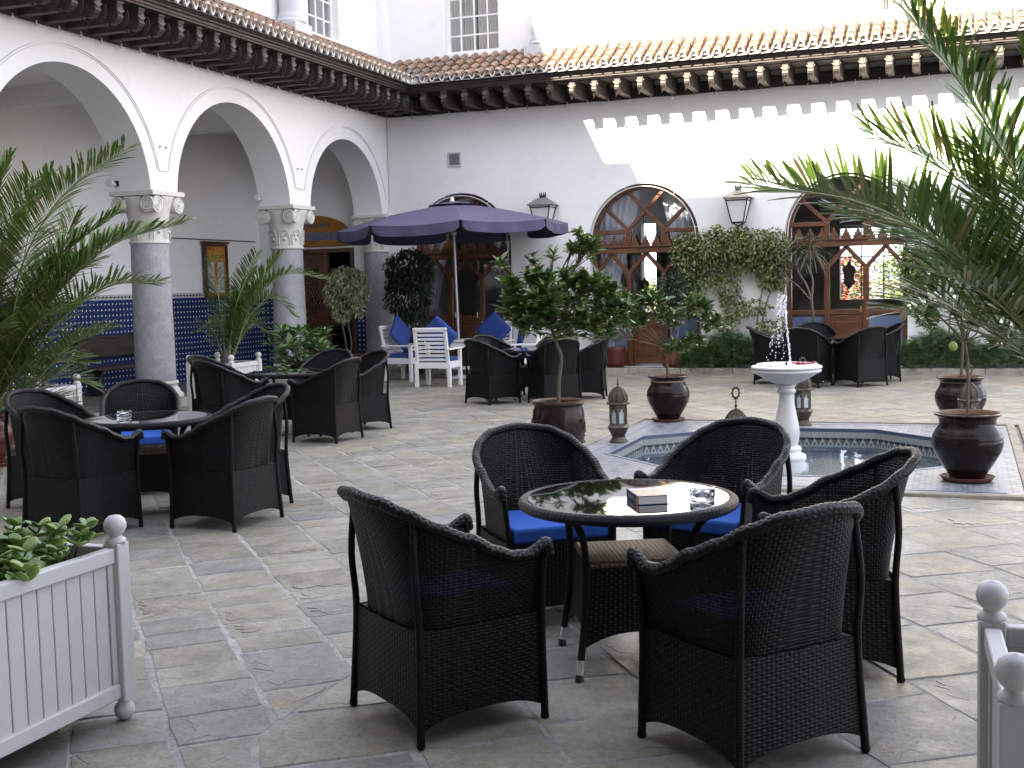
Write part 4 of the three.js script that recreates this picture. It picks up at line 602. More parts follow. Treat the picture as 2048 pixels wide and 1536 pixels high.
const chairGeo = (() => {
  const o = {};
  const vb = (u) => 0.14 / (hRim(Math.abs(u)) - 0.40), sg = (lo, n) => grid(96, n, (u, v) => { const w = u * 2 - 1, b = vb(w), p = shellPt(w, lo ? b * v : mixf(b, 1, v)); return [...p, u * 1.95, p[1]]; }); o.shell = sg(false, 12); o.shellLow = sg(true, 6);
  const rim = []; for (let i = 0; i <= 72; i++) { const u = i / 72 * 2 - 1, p = shellPt(u, 1); rim.push(V(p[0] * 1.02, p[1], p[2] * 1.02)); }
  rim.unshift(V(rim[0].x, rim[0].y - 0.05, rim[0].z + 0.012)); rim.push(V(rim[rim.length - 1].x, rim[rim.length - 1].y - 0.05, rim[rim.length - 1].z + 0.012));
  { // braided rim: a tube with a plaited surface
    const c = new THREE.CatmullRomCurve3(rim), N = 420, K = 10, fr = c.computeFrenetFrames(N), L = c.getLength(), P = []; for (let i = 0; i <= N; i++) P.push(c.getPointAt(i / N));
    o.rim = grid(K, N, (a, l) => { const i = Math.round(l * N), th = a * 2 * Math.PI, s = l * L, w = (s / 0.021 + (a < 0.5 ? a : 1 - a) * 1.6) % 1, r = 0.0195 + 0.0028 * Math.sqrt(Math.max(0, Math.sin(w * Math.PI))), n = fr.normals[i], b = fr.binormals[i]; return [P[i].x + r * (n.x * Math.cos(th) + b.x * Math.sin(th)), P[i].y + r * (n.y * Math.cos(th) + b.y * Math.sin(th)), P[i].z + r * (n.z * Math.cos(th) + b.z * Math.sin(th)), a * 0.13, s]; });
  }
  const C0 = [[-0.283, -0.265], [0.283, -0.265], [0.283, 0.265], [-0.283, 0.265]], C1 = [[-0.262, -0.25], [0.262, -0.25], [0.268, 0.272], [-0.268, 0.272]];
  const side = (i, j) => grid(24, 10, (u, v) => { const yb = 0.06 + 0.045 * (1 - Math.pow(Math.abs(2 * u - 1), 3)), y = mixf(yb, 0.415, v), k = y / 0.415, bow = 0.012 * Math.sin(u * Math.PI), ax = mixf(C0[i][0], C1[i][0], k), az = mixf(C0[i][1], C1[i][1], k), bx = mixf(C0[j][0], C1[j][0], k), bz = mixf(C0[j][1], C1[j][1], k), dx = bz - az, dz = ax - bx, l = Math.hypot(dx, dz); return [mixf(ax, bx, u) - dx / l * bow * -1, y, mixf(az, bz, u) - dz / l * bow * -1, u * 0.56, y]; });
  o.skirt = [side(0, 1), side(1, 2), side(2, 3), side(3, 0)];
  const edge = (i, j) => { const pts = []; for (let k = 0; k <= 14; k++) { const u = k / 14, yb = 0.06 + 0.045 * (1 - Math.pow(Math.abs(2 * u - 1), 3)), f = yb / 0.415; pts.push([mixf(mixf(C0[i][0], C1[i][0], f), mixf(C0[j][0], C1[j][0], f), u), yb, mixf(mixf(C0[i][1], C1[i][1], f), mixf(C0[j][1], C1[j][1], f), u)]); } return tube(pts, 0.007, 14, 5); };
  o.skirtEdge = [edge(0, 1), edge(1, 2), edge(2, 3), edge(3, 0)];
  const bk = shellPt(0.3, 1), ft = shellPt(1, 1);
  o.backLeg = (s) => merge([taper([[s * 0.285, 0.004, -0.268], [s * 0.264, 0.42, -0.25], [s * 0.268, 0.62, -0.262], [s * Math.abs(bk[0]) * 1.02, bk[1] - 0.015, bk[2] * 0.99]], 0.0155, 0.014, 16, 8), prep(new THREE.SphereGeometry(0.018, 8, 6)).translate(s * 0.285, 0.014, -0.268)]);
  o.frontLeg = (s) => merge([taper([[s * 0.285, 0.004, 0.268], [s * 0.27, 0.42, 0.274], [s * Math.abs(ft[0]) * 0.995, ft[1] - 0.01, ft[2]]], 0.0155, 0.013, 12, 8), prep(new THREE.SphereGeometry(0.018, 8, 6)).translate(s * 0.285, 0.014, 0.268)]);
  o.seat = rbox(0.5, 0.02, 0.5, 0.006, 0, 0.405, 0.01); { const s = new THREE.Shape(), N = 40; for (let i = 0; i <= N; i++) { const q = plan(i / N * 2 - 1, 0); s[i ? 'lineTo' : 'moveTo'](q[0] * 0.9, q[1] * 0.9 + 0.012); } o.cushion = cubeUV(new THREE.ExtrudeGeometry(s, { depth: 0.035, bevelEnabled: true, bevelSize: 0.014, bevelThickness: 0.02, bevelSegments: 4 }).rotateX(Math.PI / 2).translate(0, 0.468, 0)); }
  return o;
})();
function makeChair(label) {
  const c = thing('rattan_chair', label, 'chair', [0, 0, 0]);
  obj('backrest', chairGeo.shell, M.weaveOpen, c); obj('lower_backrest', chairGeo.shellLow, M.weave, c); obj('rim', chairGeo.rim, M.braid, c);
  for (const s of chairGeo.skirt) obj('skirt_panel', s, M.weave, c); obj('skirt_edge', chairGeo.skirtEdge, M.post, c);
  for (const s of [-1, 1]) { obj('leg', chairGeo.backLeg(s), M.post, c); obj('leg', chairGeo.frontLeg(s), M.post, c); }
  obj('seat', chairGeo.seat, M.weave, c); obj('seat_cushion', chairGeo.cushion, M.cushion, c); return c;
}
const chair0 = makeChair('dark rattan armchair seen from behind at the left front of the nearest table');
let firstChair = true;
function chairAt(x, z, fx, fz, label) { const a = Math.atan2(fx, fz); if (firstChair) { firstChair = false; chair0.position.set(x, 0, z); chair0.rotation.y = a; chair0.userData.label = label; return chair0; } return dup(chair0, label, [x, 0, z], a); }
// nearest table
chairAt(8.885, 17.785, 0.606, -0.795, 'dark rattan armchair seen from behind at the left front of the nearest table');
chairAt(10.065, 17.785, -0.77, -0.638, 'dark rattan armchair seen from behind at the right front of the nearest table');
chairAt(10.21, 16.73, -0.97, 0.22, 'dark rattan armchair seen from the side on the right of the nearest table');
chairAt(8.78, 16.3, 0.62, 0.78, 'dark rattan armchair facing the viewer at the back left of the nearest table');
chairAt(9.6, 15.92, -0.3, 0.95, 'dark rattan armchair facing the viewer at the back right of the nearest table');
// left middle table, with an ashtray
chairAt(5.81, 14.66, -1, -0.06, 'dark rattan armchair seen from behind at the right of the left ashtray table');
chairAt(5.47, 13.93, -0.53, 0.85, 'dark rattan armchair just beyond the right one at the left ashtray table');
chairAt(4.96, 15.18, 0.15, -0.99, 'dark rattan armchair in deep shade nearest the viewer at the left ashtray table');
chairAt(4.05, 14.35, 0.97, 0.15, 'dark rattan armchair under the large palm, left of the left ashtray table');
chairAt(4.28, 13.6, 0.6, 0.8, 'dark rattan armchair facing the viewer at the back of the left ashtray table');
// second table back
chairAt(4.2, 10.28, -1, -0.03, 'dark rattan armchair seen from behind right of the table by the palm planter');
chairAt(4.02, 9.22, -0.5, 0.87, 'dark rattan armchair on the far right of the table by the palm planter');
chairAt(3.1, 10.5, 0.4, -0.92, 'dark rattan armchair seen from behind left of the table by the palm planter');
chairAt(2.5, 9.75, 0.98, -0.1, 'dark rattan armchair on the far left of the table by the palm planter');
chairAt(3.42, 8.95, 0.0, 1, 'dark rattan armchair facing the viewer beyond the table by the palm planter');
// third table, behind the lemon tree
chairAt(4.51, 6.08, 0.53, -0.85, 'dark rattan armchair seen from behind left of the lemon tree trunk');
chairAt(5.42, 6.02, -0.655, -0.69, 'dark rattan armchair seen from behind right of the lemon tree trunk');
chairAt(5.62, 5.15, -0.95, 0.2, 'dark rattan armchair at the right of the table behind the lemon tree');
chairAt(4.2, 5.05, 0.9, 0.4, 'dark rattan armchair at the back left of the table behind the lemon tree');
chairAt(4.95, 4.55, -0.05, 1, 'dark rattan armchair at the back of the table behind the lemon tree');
// far table before the right door
chairAt(7.89, 2.46, 0.98, -0.15, 'dark rattan armchair on the left of the far table before the right door');
chairAt(8.53, 3.08, 0.27, -0.96, 'dark rattan armchair seen from behind the fountain at the far right table');
chairAt(9.295, 2.85, -0.67, -0.646, 'dark rattan armchair seen from behind right of the fountain at the far right table');
chairAt(9.5, 1.9, -0.92, 0.3, 'dark rattan armchair on the right of the far table before the right door');
chairAt(8.5, 1.42, 0.3, 0.95, 'dark rattan armchair facing the viewer at the far table before the right door');

M.tableGlass = mat([0.012, 0.011, 0.011], 0.035, { clearcoat: 1, clearcoatRoughness: 0.02, ior: 1.6 });
M.chrome = mat([0.7, 0.7, 0.7], 0.15, { metalness: 1 });
function makeTable(label, pos, ry) {
  const t = thing('round_table', label, 'table', pos, ry);
  obj('glass_top', [lathe([[0, 0.712], [0.435, 0.712], [0.437, 0.722], [0.434, 0.726], [0, 0.726]], 64)], M.tableGlass, t);
  obj('rim', (() => { const N = 420, K = 10; return grid(K, N, (a, l) => { const th = l * 2 * Math.PI, ph = a * 2 * Math.PI, w = (l * 130 + (a < 0.5 ? a : 1 - a) * 1.6) % 1, r = 0.0205 + 0.0026 * Math.sqrt(Math.max(0, Math.sin(w * Math.PI))), q = 0.455 + r * Math.cos(ph); return [q * Math.cos(th), 0.705 + r * Math.sin(ph) * 1.05, q * Math.sin(th), a, l]; }); })(), M.braid, t);
  obj('under_ring', prep(new THREE.CylinderGeometry(0.44, 0.43, 0.03, 48)).translate(0, 0.69, 0), M.post, t);
  for (let k = 0; k < 4; k++) { const a = k * Math.PI / 2 + Math.PI / 4, c = Math.cos(a), s = Math.sin(a); const l = obj('leg', tube([[0.40 * c, 0.685, 0.40 * s], [0.345 * c, 0.62, 0.345 * s], [0.318 * c, 0.5, 0.318 * s], [0.325 * c, 0.3, 0.325 * s], [0.37 * c, 0.05, 0.37 * s]], 0.016, 24, 8), M.post, t);
    obj('foot_cap', [tube([[0.363 * c, 0.09, 0.363 * s], [0.373 * c, 0.03, 0.373 * s]], 0.018, 2, 10)], M.chrome, l); obj('rubber_tip', cyl(0.016, 0.02, 0.03, 0.376 * c, 0.016, 0.376 * s, 10), M.black, l); }
  obj('shelf', rbox(0.42, 0.03, 0.42, 0.012, 0, 0.475, 0), M.weaveTop, t);
  const side = (k) => grid(20, 10, (u, v) => { const yb = 0.13 + 0.06 * (1 - Math.pow(Math.abs(2 * u - 1), 2.5)), y = mixf(yb, 0.46, v), h = mixf(0.25, 0.2, y / 0.46); return [mixf(-h, h, u), y, h, u * 0.45, y]; }).rotateY(k * Math.PI / 2);
  for (let k = 0; k < 4; k++) obj('base_panel', side(k), M.weave, t);
  return t;
}
const tb = makeTable('nearest round table with a dark glass top holding a guide book and an ashtray', [9.4, 0, 16.95], 0.45);
dup(tb, 'round table with a dark glass top and one glass ashtray, left middle', [4.98, 0, 14.42], 0.6);
dup(tb, 'round table with a bare dark glass top by the white palm planter', [3.47, 0, 9.85], 0.3);
dup(tb, 'round table with a dark glass top behind the lemon tree', [4.9, 0, 5.35], 0.2);
dup(tb, 'round table with a dark glass top before the right arched door', [8.8, 0, 2.2], 0.5);
{
  const gm = mat([0.95, 0.97, 0.97], 0.02, { transmission: 1, thickness: 0.02, ior: 1.5 });
  const body = lathe([[0, 0.0], [0.05, 0.0], [0.054, 0.006], [0.054, 0.045], [0.05, 0.048], [0.044, 0.046], [0.042, 0.018], [0, 0.014]], 40);
  const a = thing('glass_ashtray', 'round clear glass ashtray beside the guide book on the nearest table', 'ashtray', [9.73, 0.7275, 16.96]); obj('bowl', body, gm, a); for (let k = 0; k < 3; k++) obj('cigarette_rest', rbox(0.016, 0.012, 0.014, 0.004, 0.05 * Math.cos(k * 2.1), 0.05, 0.05 * Math.sin(k * 2.1)), gm, a);
  dup(a, 'round clear glass ashtray on the left middle table', [4.82, 0.7275, 14.5], 0.4);
  const b = thing('guide_book', 'thick guide book with a blue spine and a photo cover on the nearest table', 'book', [9.51, 0.7275, 17.04], 0.5);
  const cov = ctex(256, 384, (g, w, h) => { g.fillStyle = '#23406e'; g.fillRect(0, 0, w, h); const gr = ['#7d6243', '#9a7a4e', '#6b5237', '#b39463', '#57432e']; for (let i = 0; i < 260; i++) { g.fillStyle = gr[i % 5]; g.fillRect((i * 71) % w, 110 + (i * 43) % 260, 36, 20 - i % 9); } lettering(g, 'Morocco', w / 2, 58, 60, '#c9d2e2', 'bold'); });
  const spine = ctex(512, 96, (g, w, h) => { g.fillStyle = '#16294f'; g.fillRect(0, 0, w, h); g.fillStyle = '#b8792c'; g.fillRect(430, 0, 82, h); lettering(g, 'Morocco', 180, 50, 46, '#c9d2e2', 'bold'); });
  const pages = mat([0.62, 0.6, 0.55], 0.9, { bumpMap: T.canvas, bumpScale: 0.0005 });
  obj('pages', box2(-0.062, 0.0025, -0.096, 0.062, 0.034, 0.098), pages, b);
  obj('cover', [new THREE.PlaneGeometry(0.13, 0.2).rotateX(-Math.PI / 2).translate(0, 0.0375, 0)], mat([1, 1, 1], 0.35, { map: cov }), b); obj('cover_board', [box2(-0.065, 0.0345, -0.1, 0.065, 0.037, 0.1), box2(-0.065, 0, -0.1, 0.065, 0.0025, 0.1)], mat([0.02, 0.05, 0.14], 0.4), b);
  obj('spine', [prep(new THREE.PlaneGeometry(0.2, 0.037)).rotateY(-Math.PI / 2).translate(-0.0662, 0.0185, 0)], mat([1, 1, 1], 0.4, { map: spine }), b);
}
// ---------------------------------------------------------------- white garden set under the parasol
function whiteChair(label, pos, ry) {
  const c = thing('white_garden_chair', label, 'garden chair', pos, ry), W = M.whitePaint;
  const tilt = -0.2;
  for (const s of [-1, 1]) { obj('leg', rbox(0.06, 0.62, 0.06, 0.008, s * 0.29, 0.31, 0.26), W, c); obj('leg', rbox(0.06, 0.42, 0.06, 0.008, s * 0.29, 0.21, -0.26), W, c); obj('armrest', rbox(0.08, 0.03, 0.66, 0.008, s * 0.3, 0.635, 0.0), W, c); obj('side_rail', rbox(0.04, 0.09, 0.48, 0.006, s * 0.29, 0.36, 0), W, c);
    obj('back_stile', rbox(0.055, 0.62, 0.045, 0.008, 0, 0.31, 0).rotateX(tilt).translate(s * 0.27, 0.36, -0.24), W, c); for (const z of [-0.26, 0.26]) obj('rubber_foot', cyl(0.02, 0.022, 0.012, s * 0.29, 0.006, z, 8), M.black, c); }
  for (const y of [0.10, 0.17, 0.24, 0.31, 0.38, 0.45, 0.52]) obj('back_slat', rbox(0.5, 0.042, 0.02, 0.005, 0, y, 0).rotateX(tilt).translate(0, 0.36, -0.24), W, c);
  obj('top_rail', rbox(0.595, 0.07, 0.045, 0.008, 0, 0.61, 0).rotateX(tilt).translate(0, 0.36, -0.24), W, c);
  for (let i = 0; i < 6; i++) obj('seat_slat', rbox(0.54, 0.02, 0.07, 0.005, 0, 0.41, -0.2 + i * 0.085), W, c); obj('front_rail', rbox(0.54, 0.09, 0.03, 0.006, 0, 0.36, 0.27), W, c); obj('rear_rail', rbox(0.54, 0.09, 0.03, 0.006, 0, 0.36, -0.27), W, c);
  obj('seat_cushion', rbox(0.52, 0.07, 0.5, 0.025, 0, 0.458, 0.02, 3), M.navy, c); return c;
}
const wc = whiteChair('white slatted garden chair seen from behind at the front of the parasol table', [2.5, 0, 3.42], Math.PI + 0.05);
dup(wc, 'white slatted garden chair on the left of the parasol table', [1.38, 0, 2.3], Math.PI / 2 - 0.1); dup(wc, 'white slatted garden chair at the back of the parasol table', [2.55, 0, 1.0], 0.15); dup(wc, 'white slatted garden chair on the right of the parasol table', [3.5, 0, 2.05], -Math.PI / 2 + 0.25);
{
  const g = (() => { const b = new RoundedBoxGeometry(0.5, 0.5, 0.13, 4, 0.05); const p = b.attributes.position; for (let i = 0; i < p.count; i++) { const e = Math.max(Math.abs(p.getX(i)), Math.abs(p.getY(i))) / 0.25; p.setZ(i, p.getZ(i) * mixf(1, 0.55, e * e)); } b.computeVertexNormals(); return cubeUV(b); })();
  const set = (label, x, y, z, ry, tilt) => { const o = obj('throw_pillow', g, M.navy); o.position.set(x, y, z); o.rotation.set(tilt, ry, Math.PI / 4, 'YXZ'); tag(o, label, 'pillow'); };
  set('blue square pillow standing on its corner in the left white chair', 1.28, 0.85, 2.3, Math.PI / 2 - 0.1, -0.25); set('blue square pillow standing on its corner in the front white chair', 2.5, 0.85, 3.36, Math.PI + 0.05, -0.25); set('blue square pillow standing on its corner in the back white chair', 2.56, 0.85, 0.98, 0.15, -0.25); set('blue square pillow standing on its corner in the right white chair', 3.52, 0.85, 2.05, -Math.PI / 2 + 0.25, -0.25);
  const t = thing('white_garden_table', 'square white slatted table under the purple parasol', 'table', [2.26, 0, 1.95]);
  for (let i = 0; i < 9; i++) obj('top_slat', rbox(0.94, 0.025, 0.096, 0.005, 0, 0.7, -0.42 + i * 0.105), M.whitePaint, t); for (const sx of [-1, 1]) { for (const sz of [-1, 1]) obj('leg', rbox(0.06, 0.685, 0.06, 0.008, sx * 0.42, 0.343, sz * 0.42), M.whitePaint, t); obj('apron', rbox(0.03, 0.08, 0.8, 0.006, sx * 0.42, 0.64, 0), M.whitePaint, t); obj('apron', rbox(0.8, 0.08, 0.03, 0.006, 0, 0.64, sx * 0.42), M.whitePaint, t); }
  const st = obj('stretcher', rbox(0.8, 0.05, 0.05, 0.006, 0, 0.2, 0), M.whitePaint, t);
}
{ // parasol
  const u = thing('parasol', 'large purple eight sided parasol with a hanging valance over the white table', 'parasol', [2.26, 0, 1.92]); u.rotation.z = 0.02;
  const cloth = mat([0.075, 0.064, 0.118], 0.8, { bumpMap: rep(T.canvas, 0.04), bumpScale: 0.0008, side: THREE.DoubleSide }), clothD = mat([0.06, 0.052, 0.102], 0.85, { bumpMap: rep(T.canvas, 0.04), bumpScale: 0.0008, side: THREE.DoubleSide });
  M.greyPaint = mat([0.4, 0.4, 0.42], 0.4, { metalness: 0.5 });
  const n = 8, a0 = Math.PI / 2 - 0.46, r = 2.08, yE = 2.72, yT = 3.14;
  const P = (k, q, y) => { const a = a0 + k * 2 * Math.PI / n; return [q * Math.cos(a), y, q * Math.sin(a)]; };
  for (let k = 0; k < n; k++) {
    const A = P(k, r, yE), B = P(k + 1, r, yE), top = [0, yT, 0];
    obj('canopy_panel', grid(10, 14, (x, v) => { const e = [mixf(A[0], B[0], x), yE, mixf(A[2], B[2], x)], q = mixf(0.02, 1, v), sag = -0.045 * Math.sin(x * Math.PI) * v * v + 0.05 * Math.sin(v * Math.PI); return [e[0] * q, mixf(yT, yE, q) + sag, e[2] * q, x, v * 2]; }), cloth, u);
    obj('valance', grid(16, 5, (x, v) => { const m = 0.02 + 0.96 * x, e = [mixf(A[0], B[0], m), yE, mixf(A[2], B[2], m)], dn = 0.175 * (1 - Math.pow(Math.abs(2 * x - 1), 14) * 0.35), out = 1 + 0.012 * Math.sin(x * 17 + k) * v + 0.004 * v; return [e[0] * out, yE - 0.045 * Math.sin(m * Math.PI) - dn * v, e[2] * out, x, v * 0.3]; }), clothD, u);
    obj('rib', tube([[0, yT - 0.03, 0], P(k, r * 0.5, (yT + yE) / 2 + 0.012), P(k, r * 0.985, yE - 0.012)], 0.012, 10, 6), M.iron, u);
    obj('strut', tube([[0, 2.62, 0], P(k, r * 0.4, mixf(yT, yE, 0.4) - 0.02)], 0.008, 2, 6), M.iron, u);
  }
  obj('top_vent', grid(48, 6, (x, v) => { const a = x * 2 * Math.PI, q = 0.42 * v * (1 + 0.05 * Math.abs(Math.sin((a - a0) * 4))), rip = 0.008 * Math.sin(x * 50) * v; return [q * Math.cos(a), 3.19 - 0.075 * v + rip * 0.6, q * Math.sin(a), x * 3, v * 0.5]; }), cloth, u);
  obj('finial', [ball(0.035, 0, 3.22, 0, 10), cyl(0.03, 0.05, 0.04, 0, 3.19, 0, 12)], M.whitePaint, u);
  obj('pole', cyl(0.022, 0.024, 3.1, 0, 1.6, 0, 14), M.greyPaint, u); obj('crank', [box(0.06, 0.1, 0.06, 0, 1.15, 0.02), cyl(0.008, 0.008, 0.08, 0.03, 1.13, 0.07, 6).rotateZ(0.0)], M.greyPaint, u); obj('hub', cyl(0.05, 0.05, 0.08, 0, 2.62, 0, 14), M.greyPaint, u); obj('base', lathe([[0, 0.09], [0.05, 0.09], [0.06, 0.07], [0.24, 0.04], [0.25, 0], [0, 0]], 28), M.greyPlaster, u);
}
// ---------------------------------------------------------------- fountain, lanterns, pots
{
  const marble = mat([0.66, 0.655, 0.63], 0.28, { map: rep(T.plasterCol, 0.8), bumpMap: rep(T.plaster, 0.8), bumpScale: 0.001 });
  const f = thing('marble_fountain', 'white marble pedestal fountain with a shallow bowl standing in the pool', 'fountain', [POOL.cx - 0.02, 0, POOL.cz + 0.12]);
  obj('foot', lathe([[0, -0.235], [0.2, -0.235], [0.205, -0.18], [0.2, -0.12], [0.17, -0.1], [0.185, -0.07], [0.18, -0.03], [0.13, -0.005], [0.14, 0.02], [0.135, 0.045], [0.105, 0.06], [0, 0.06]], 40), marble, f);
  obj('baluster', lathe([[0.1, 0.055], [0.11, 0.09], [0.122, 0.17], [0.118, 0.24], [0.098, 0.34], [0.074, 0.46], [0.066, 0.54], [0.07, 0.56], [0.088, 0.57], [0.09, 0.59], [0.075, 0.6], [0.078, 0.625], [0.1, 0.65], [0, 0.65]], 40), marble, f);
  const bowl = obj('bowl', lathe([[0.07, 0.645], [0.11, 0.655], [0.2, 0.7], [0.26, 0.735], [0.3, 0.755], [0.325, 0.768], [0.33, 0.785], [0.318, 0.79], [0.318, 0.797], [0.335, 0.803], [0.335, 0.82], [0.318, 0.828], [0.285, 0.832], [0.282, 0.845], [0.27, 0.848], [0.262, 0.83], [0.2, 0.79], [0.1, 0.765], [0, 0.76]], 56), marble, f);
  obj('nozzle', cyl(0.008, 0.012, 0.05, 0, 0.835, 0, 8), M.iron, f);
  obj('bowl_water', prep(new THREE.CircleGeometry(0.262, 40)).rotateX(-Math.PI / 2).translate(0, 0.829, 0), mat([0.95, 0.98, 0.98], 0.02, { transmission: 1, thickness: 0, ior: 1.33, bumpMap: rep(dtex(128, 128, (u, v) => fbm(u, v, 8, 3, 311)), 0.3), bumpScale: 0.01 }), f);
  srand(91); // petals
  const petal = grid(4, 4, (u, v) => { const w = Math.sin(v * Math.PI) * 0.6 + 0.4 * Math.sin(v * Math.PI * 0.6), x = (u - 0.5) * 0.026 * w; return [x, 0.006 * (4 * (u - 0.5) ** 2) + 0.004 * v * v, v * 0.028]; });
  const pm = [[0.5, 0.05, 0.07], [0.62, 0.2, 0.16], [0.35, 0.02, 0.08], [0.66, 0.3, 0.26], [0.55, 0.1, 0.14]].map((c) => mat(c, 0.7, { side: THREE.DoubleSide, transmission: 0.2, thickness: 0 }));
  const pt = thing('rose_petals', 'red and pink rose petals floating in the right half of the marble fountain bowl', 'petals', [POOL.cx + 0.02, 0.83, POOL.cz + 0.12]);
  for (let i = 0; i < 70; i++) { const o = obj('petal', petal, pm[i % 5], pt); const a = R(-0.5, 0.75), q = R(0.04, 0.24); o.position.set(q * Math.cos(a), R(0.003, 0.02), -q * Math.sin(a) * 0.8); o.rotation.set(R(-0.6, 0.6), R(0, 6.28), R(-0.6, 0.6)); }
  // thrown water: a jet that breaks into drops
  const wm = mat([0.97, 0.98, 1], 0.03, { transmission: 0.35, thickness: 0.01, ior: 1.33, specularIntensity: 1 });
  const jet = structure(tag(obj('water_jet', [taper([[0, 0.84, 0], [-0.02, 1.1, 0.01], [-0.045, 1.32, 0.015]], 0.006, 0.004, 14, 6)], wm), 'thin jet of water rising from the marble fountain bowl', 'water')); jet.position.set(POOL.cx + 0.02, 0, POOL.cz + 0.12);
  const N = 260, im = new THREE.InstancedMesh(new THREE.SphereGeometry(1, 8, 6), wm, N), m4 = new THREE.Matrix4();
  for (let i = 0; i < N; i++) { const k = rnd(); let x, y, z, s; if (k < 0.3) { const t = R(0, 1); x = -0.045 * t * 1.1 + R(-0.008, 0.008); y = 0.86 + 0.52 * t; z = R(-0.01, 0.01); s = R(0.003, 0.008); } else if (k < 0.62) { x = -0.075 + R(-0.045, 0.04); y = R(1.3, 1.5); z = R(-0.04, 0.04); s = R(0.003, 0.009); } else { const t = rnd(); x = -0.09 - 0.03 * t + R(-0.11, 0.06) * (0.4 + t * 0.7); y = 1.36 - 0.5 * t; z = R(-0.1, 0.1) * (0.4 + t); s = R(0.0025, 0.006); } m4.makeScale(s, s * R(1, 1.9), s).setPosition(x, y, z); im.setMatrixAt(i, m4); }
  im.name = numbered('water_drops'); im.position.copy(jet.position); im.castShadow = true; scene.add(im); stuff(tag(im, 'scattered drops of water falling round the fountain jet', 'water'));
}
const M2 = {};
{ // pierced metal lanterns
  const lm = mat([0.23, 0.19, 0.145], 0.42, { metalness: 0.85, bumpMap: rep(dtex(128, 128, (u, v) => { const a = Math.sin(u * 2 * Math.PI * 6) * Math.sin(v * 2 * Math.PI * 6); return 0.5 + 0.5 * sstep(0.2, 0.6, Math.abs(a)); }), 0.12), bumpScale: 0.003, map: rep(T.clay, 0.3), roughnessMap: rep(T.stoneRough, 0.2) });
  const frost = mat([0.75, 0.78, 0.78], 0.4, { transmission: 0.5, thickness: 0 });
  const make = (label, pos, ry, top) => {
    const l = thing('floor_lantern', label, 'lantern', pos, ry);
    obj('foot', [cyl(0.075, 0.105, 0.06, 0, 0.03, 0, 6), cyl(0.11, 0.11, 0.012, 0, 0.006, 0, 6)], lm, l);
    obj('lower_bowl', cyl(0.125, 0.07, 0.10, 0, 0.11, 0, 6), lm, l); obj('lower_collar', [cyl(0.1, 0.128, 0.035, 0, 0.178, 0, 6)], lm, l);
    for (let k = 0; k < 6; k++) { const a = k * Math.PI / 3; obj('post', box(0.018, 0.2, 0.018, 0.092 * Math.sin(a), 0.295, 0.092 * Math.cos(a)), lm, l);
      const arch = shapeOf([[-0.04, 0], [0.04, 0], [0.04, 0.2], [-0.04, 0.2]], [[[-0.028, 0.0], [-0.028, 0.11], [-0.012, 0.125], [-0.012, 0.14], [0, 0.155], [0.012, 0.14], [0.012, 0.125], [0.028, 0.11], [0.028, 0.0]].map(([x, y]) => [x, y + 0.004])]);
      obj('arch_panel', extr(arch, 0.006).translate(0, 0.195, 0.078).rotateY(a + Math.PI / 6), lm, l); obj('pane', box(0.084, 0.19, 0.002, 0, 0.295, 0.074).rotateY(a + Math.PI / 6), frost, l); }
    obj('upper_collar', [prep(new THREE.TorusGeometry(0.105, 0.016, 8, 6)).rotateX(Math.PI / 2).rotateY(0).translate(0, 0.405, 0), cyl(0.09, 0.095, 0.03, 0, 0.405, 0, 6)], lm, l);
    const dome = lathe([[0.095, 0.42], [0.098, 0.45], [0.09, 0.49], [0.07, 0.53], [0.04, 0.56], [0.012, 0.575], [0, 0.577]], 8); obj('dome', dome, lm, l);
    const st = []; for (let k = 0; k < 8; k++) { const a = k * Math.PI / 4; st.push(tube([[0.098 * Math.sin(a), 0.43, 0.098 * Math.cos(a)], [0.092 * Math.sin(a), 0.49, 0.092 * Math.cos(a)], [0.042 * Math.sin(a), 0.56, 0.042 * Math.cos(a)], [0.005, 0.578, 0.005]], 0.005, 8, 4)); } obj('dome_ribs', st, lm, l);
    obj('spire', [cyl(0.004, 0.008, 0.1, 0, 0.62, 0, 8), ball(0.014, 0, 0.6, 0, 8), ball(0.01, 0, 0.635, 0, 8)], lm, l);
    if (top) { const rg = [prep(new THREE.TorusGeometry(0.034, 0.008, 6, 20)).scale(0.8, 1.25, 1).translate(0, 0.71, 0)]; for (let k = 0; k < 10; k++) rg.push(ball(0.009, 0.034 * Math.cos(k * 0.628), 0.71 + 0.05 * Math.sin(k * 0.628), 0, 6)); obj('ring_handle', rg, lm, l); } return l;
  };
  make('pierced metal floor lantern with a spire at the left corner of the pool deck', [7.43, 0.012, 9.98], 0.2, false);
  make('pierced metal floor lantern with a ring handle, half hidden behind a rattan chair', [9.0, 0.012, 12.0], 0.4, true);
  make('pierced metal floor lantern just behind the marble fountain pedestal', [9.08, 0.012, 8.2], 0.1, true);
  make('pierced metal floor lantern between the two dark pots on the right', [10.82, 0.012, 9.3], 0.3, true);
}
M.glaze = mat([0.011, 0.006, 0.005], 0.13, { specularIntensity: 0.4, ior: 1.5, bumpMap: rep(T.clay, 0.35), bumpScale: 0.003 });
M.terra = mat([0.27, 0.085, 0.045], 0.75, { map: rep(T.clay, 0.3), bumpMap: rep(T.clay, 0.3), bumpScale: 0.003 });
M.redPot = mat([0.085, 0.018, 0.014], 0.3, { bumpMap: rep(T.clay, 0.3), bumpScale: 0.003 });
M.innerClay = mat([0.2, 0.115, 0.065], 0.6, { side: THREE.DoubleSide });
M.soil = mat([0.045, 0.032, 0.022], 1, { bumpMap: rep(T.stoneBump, 0.3), bumpScale: 0.02 });
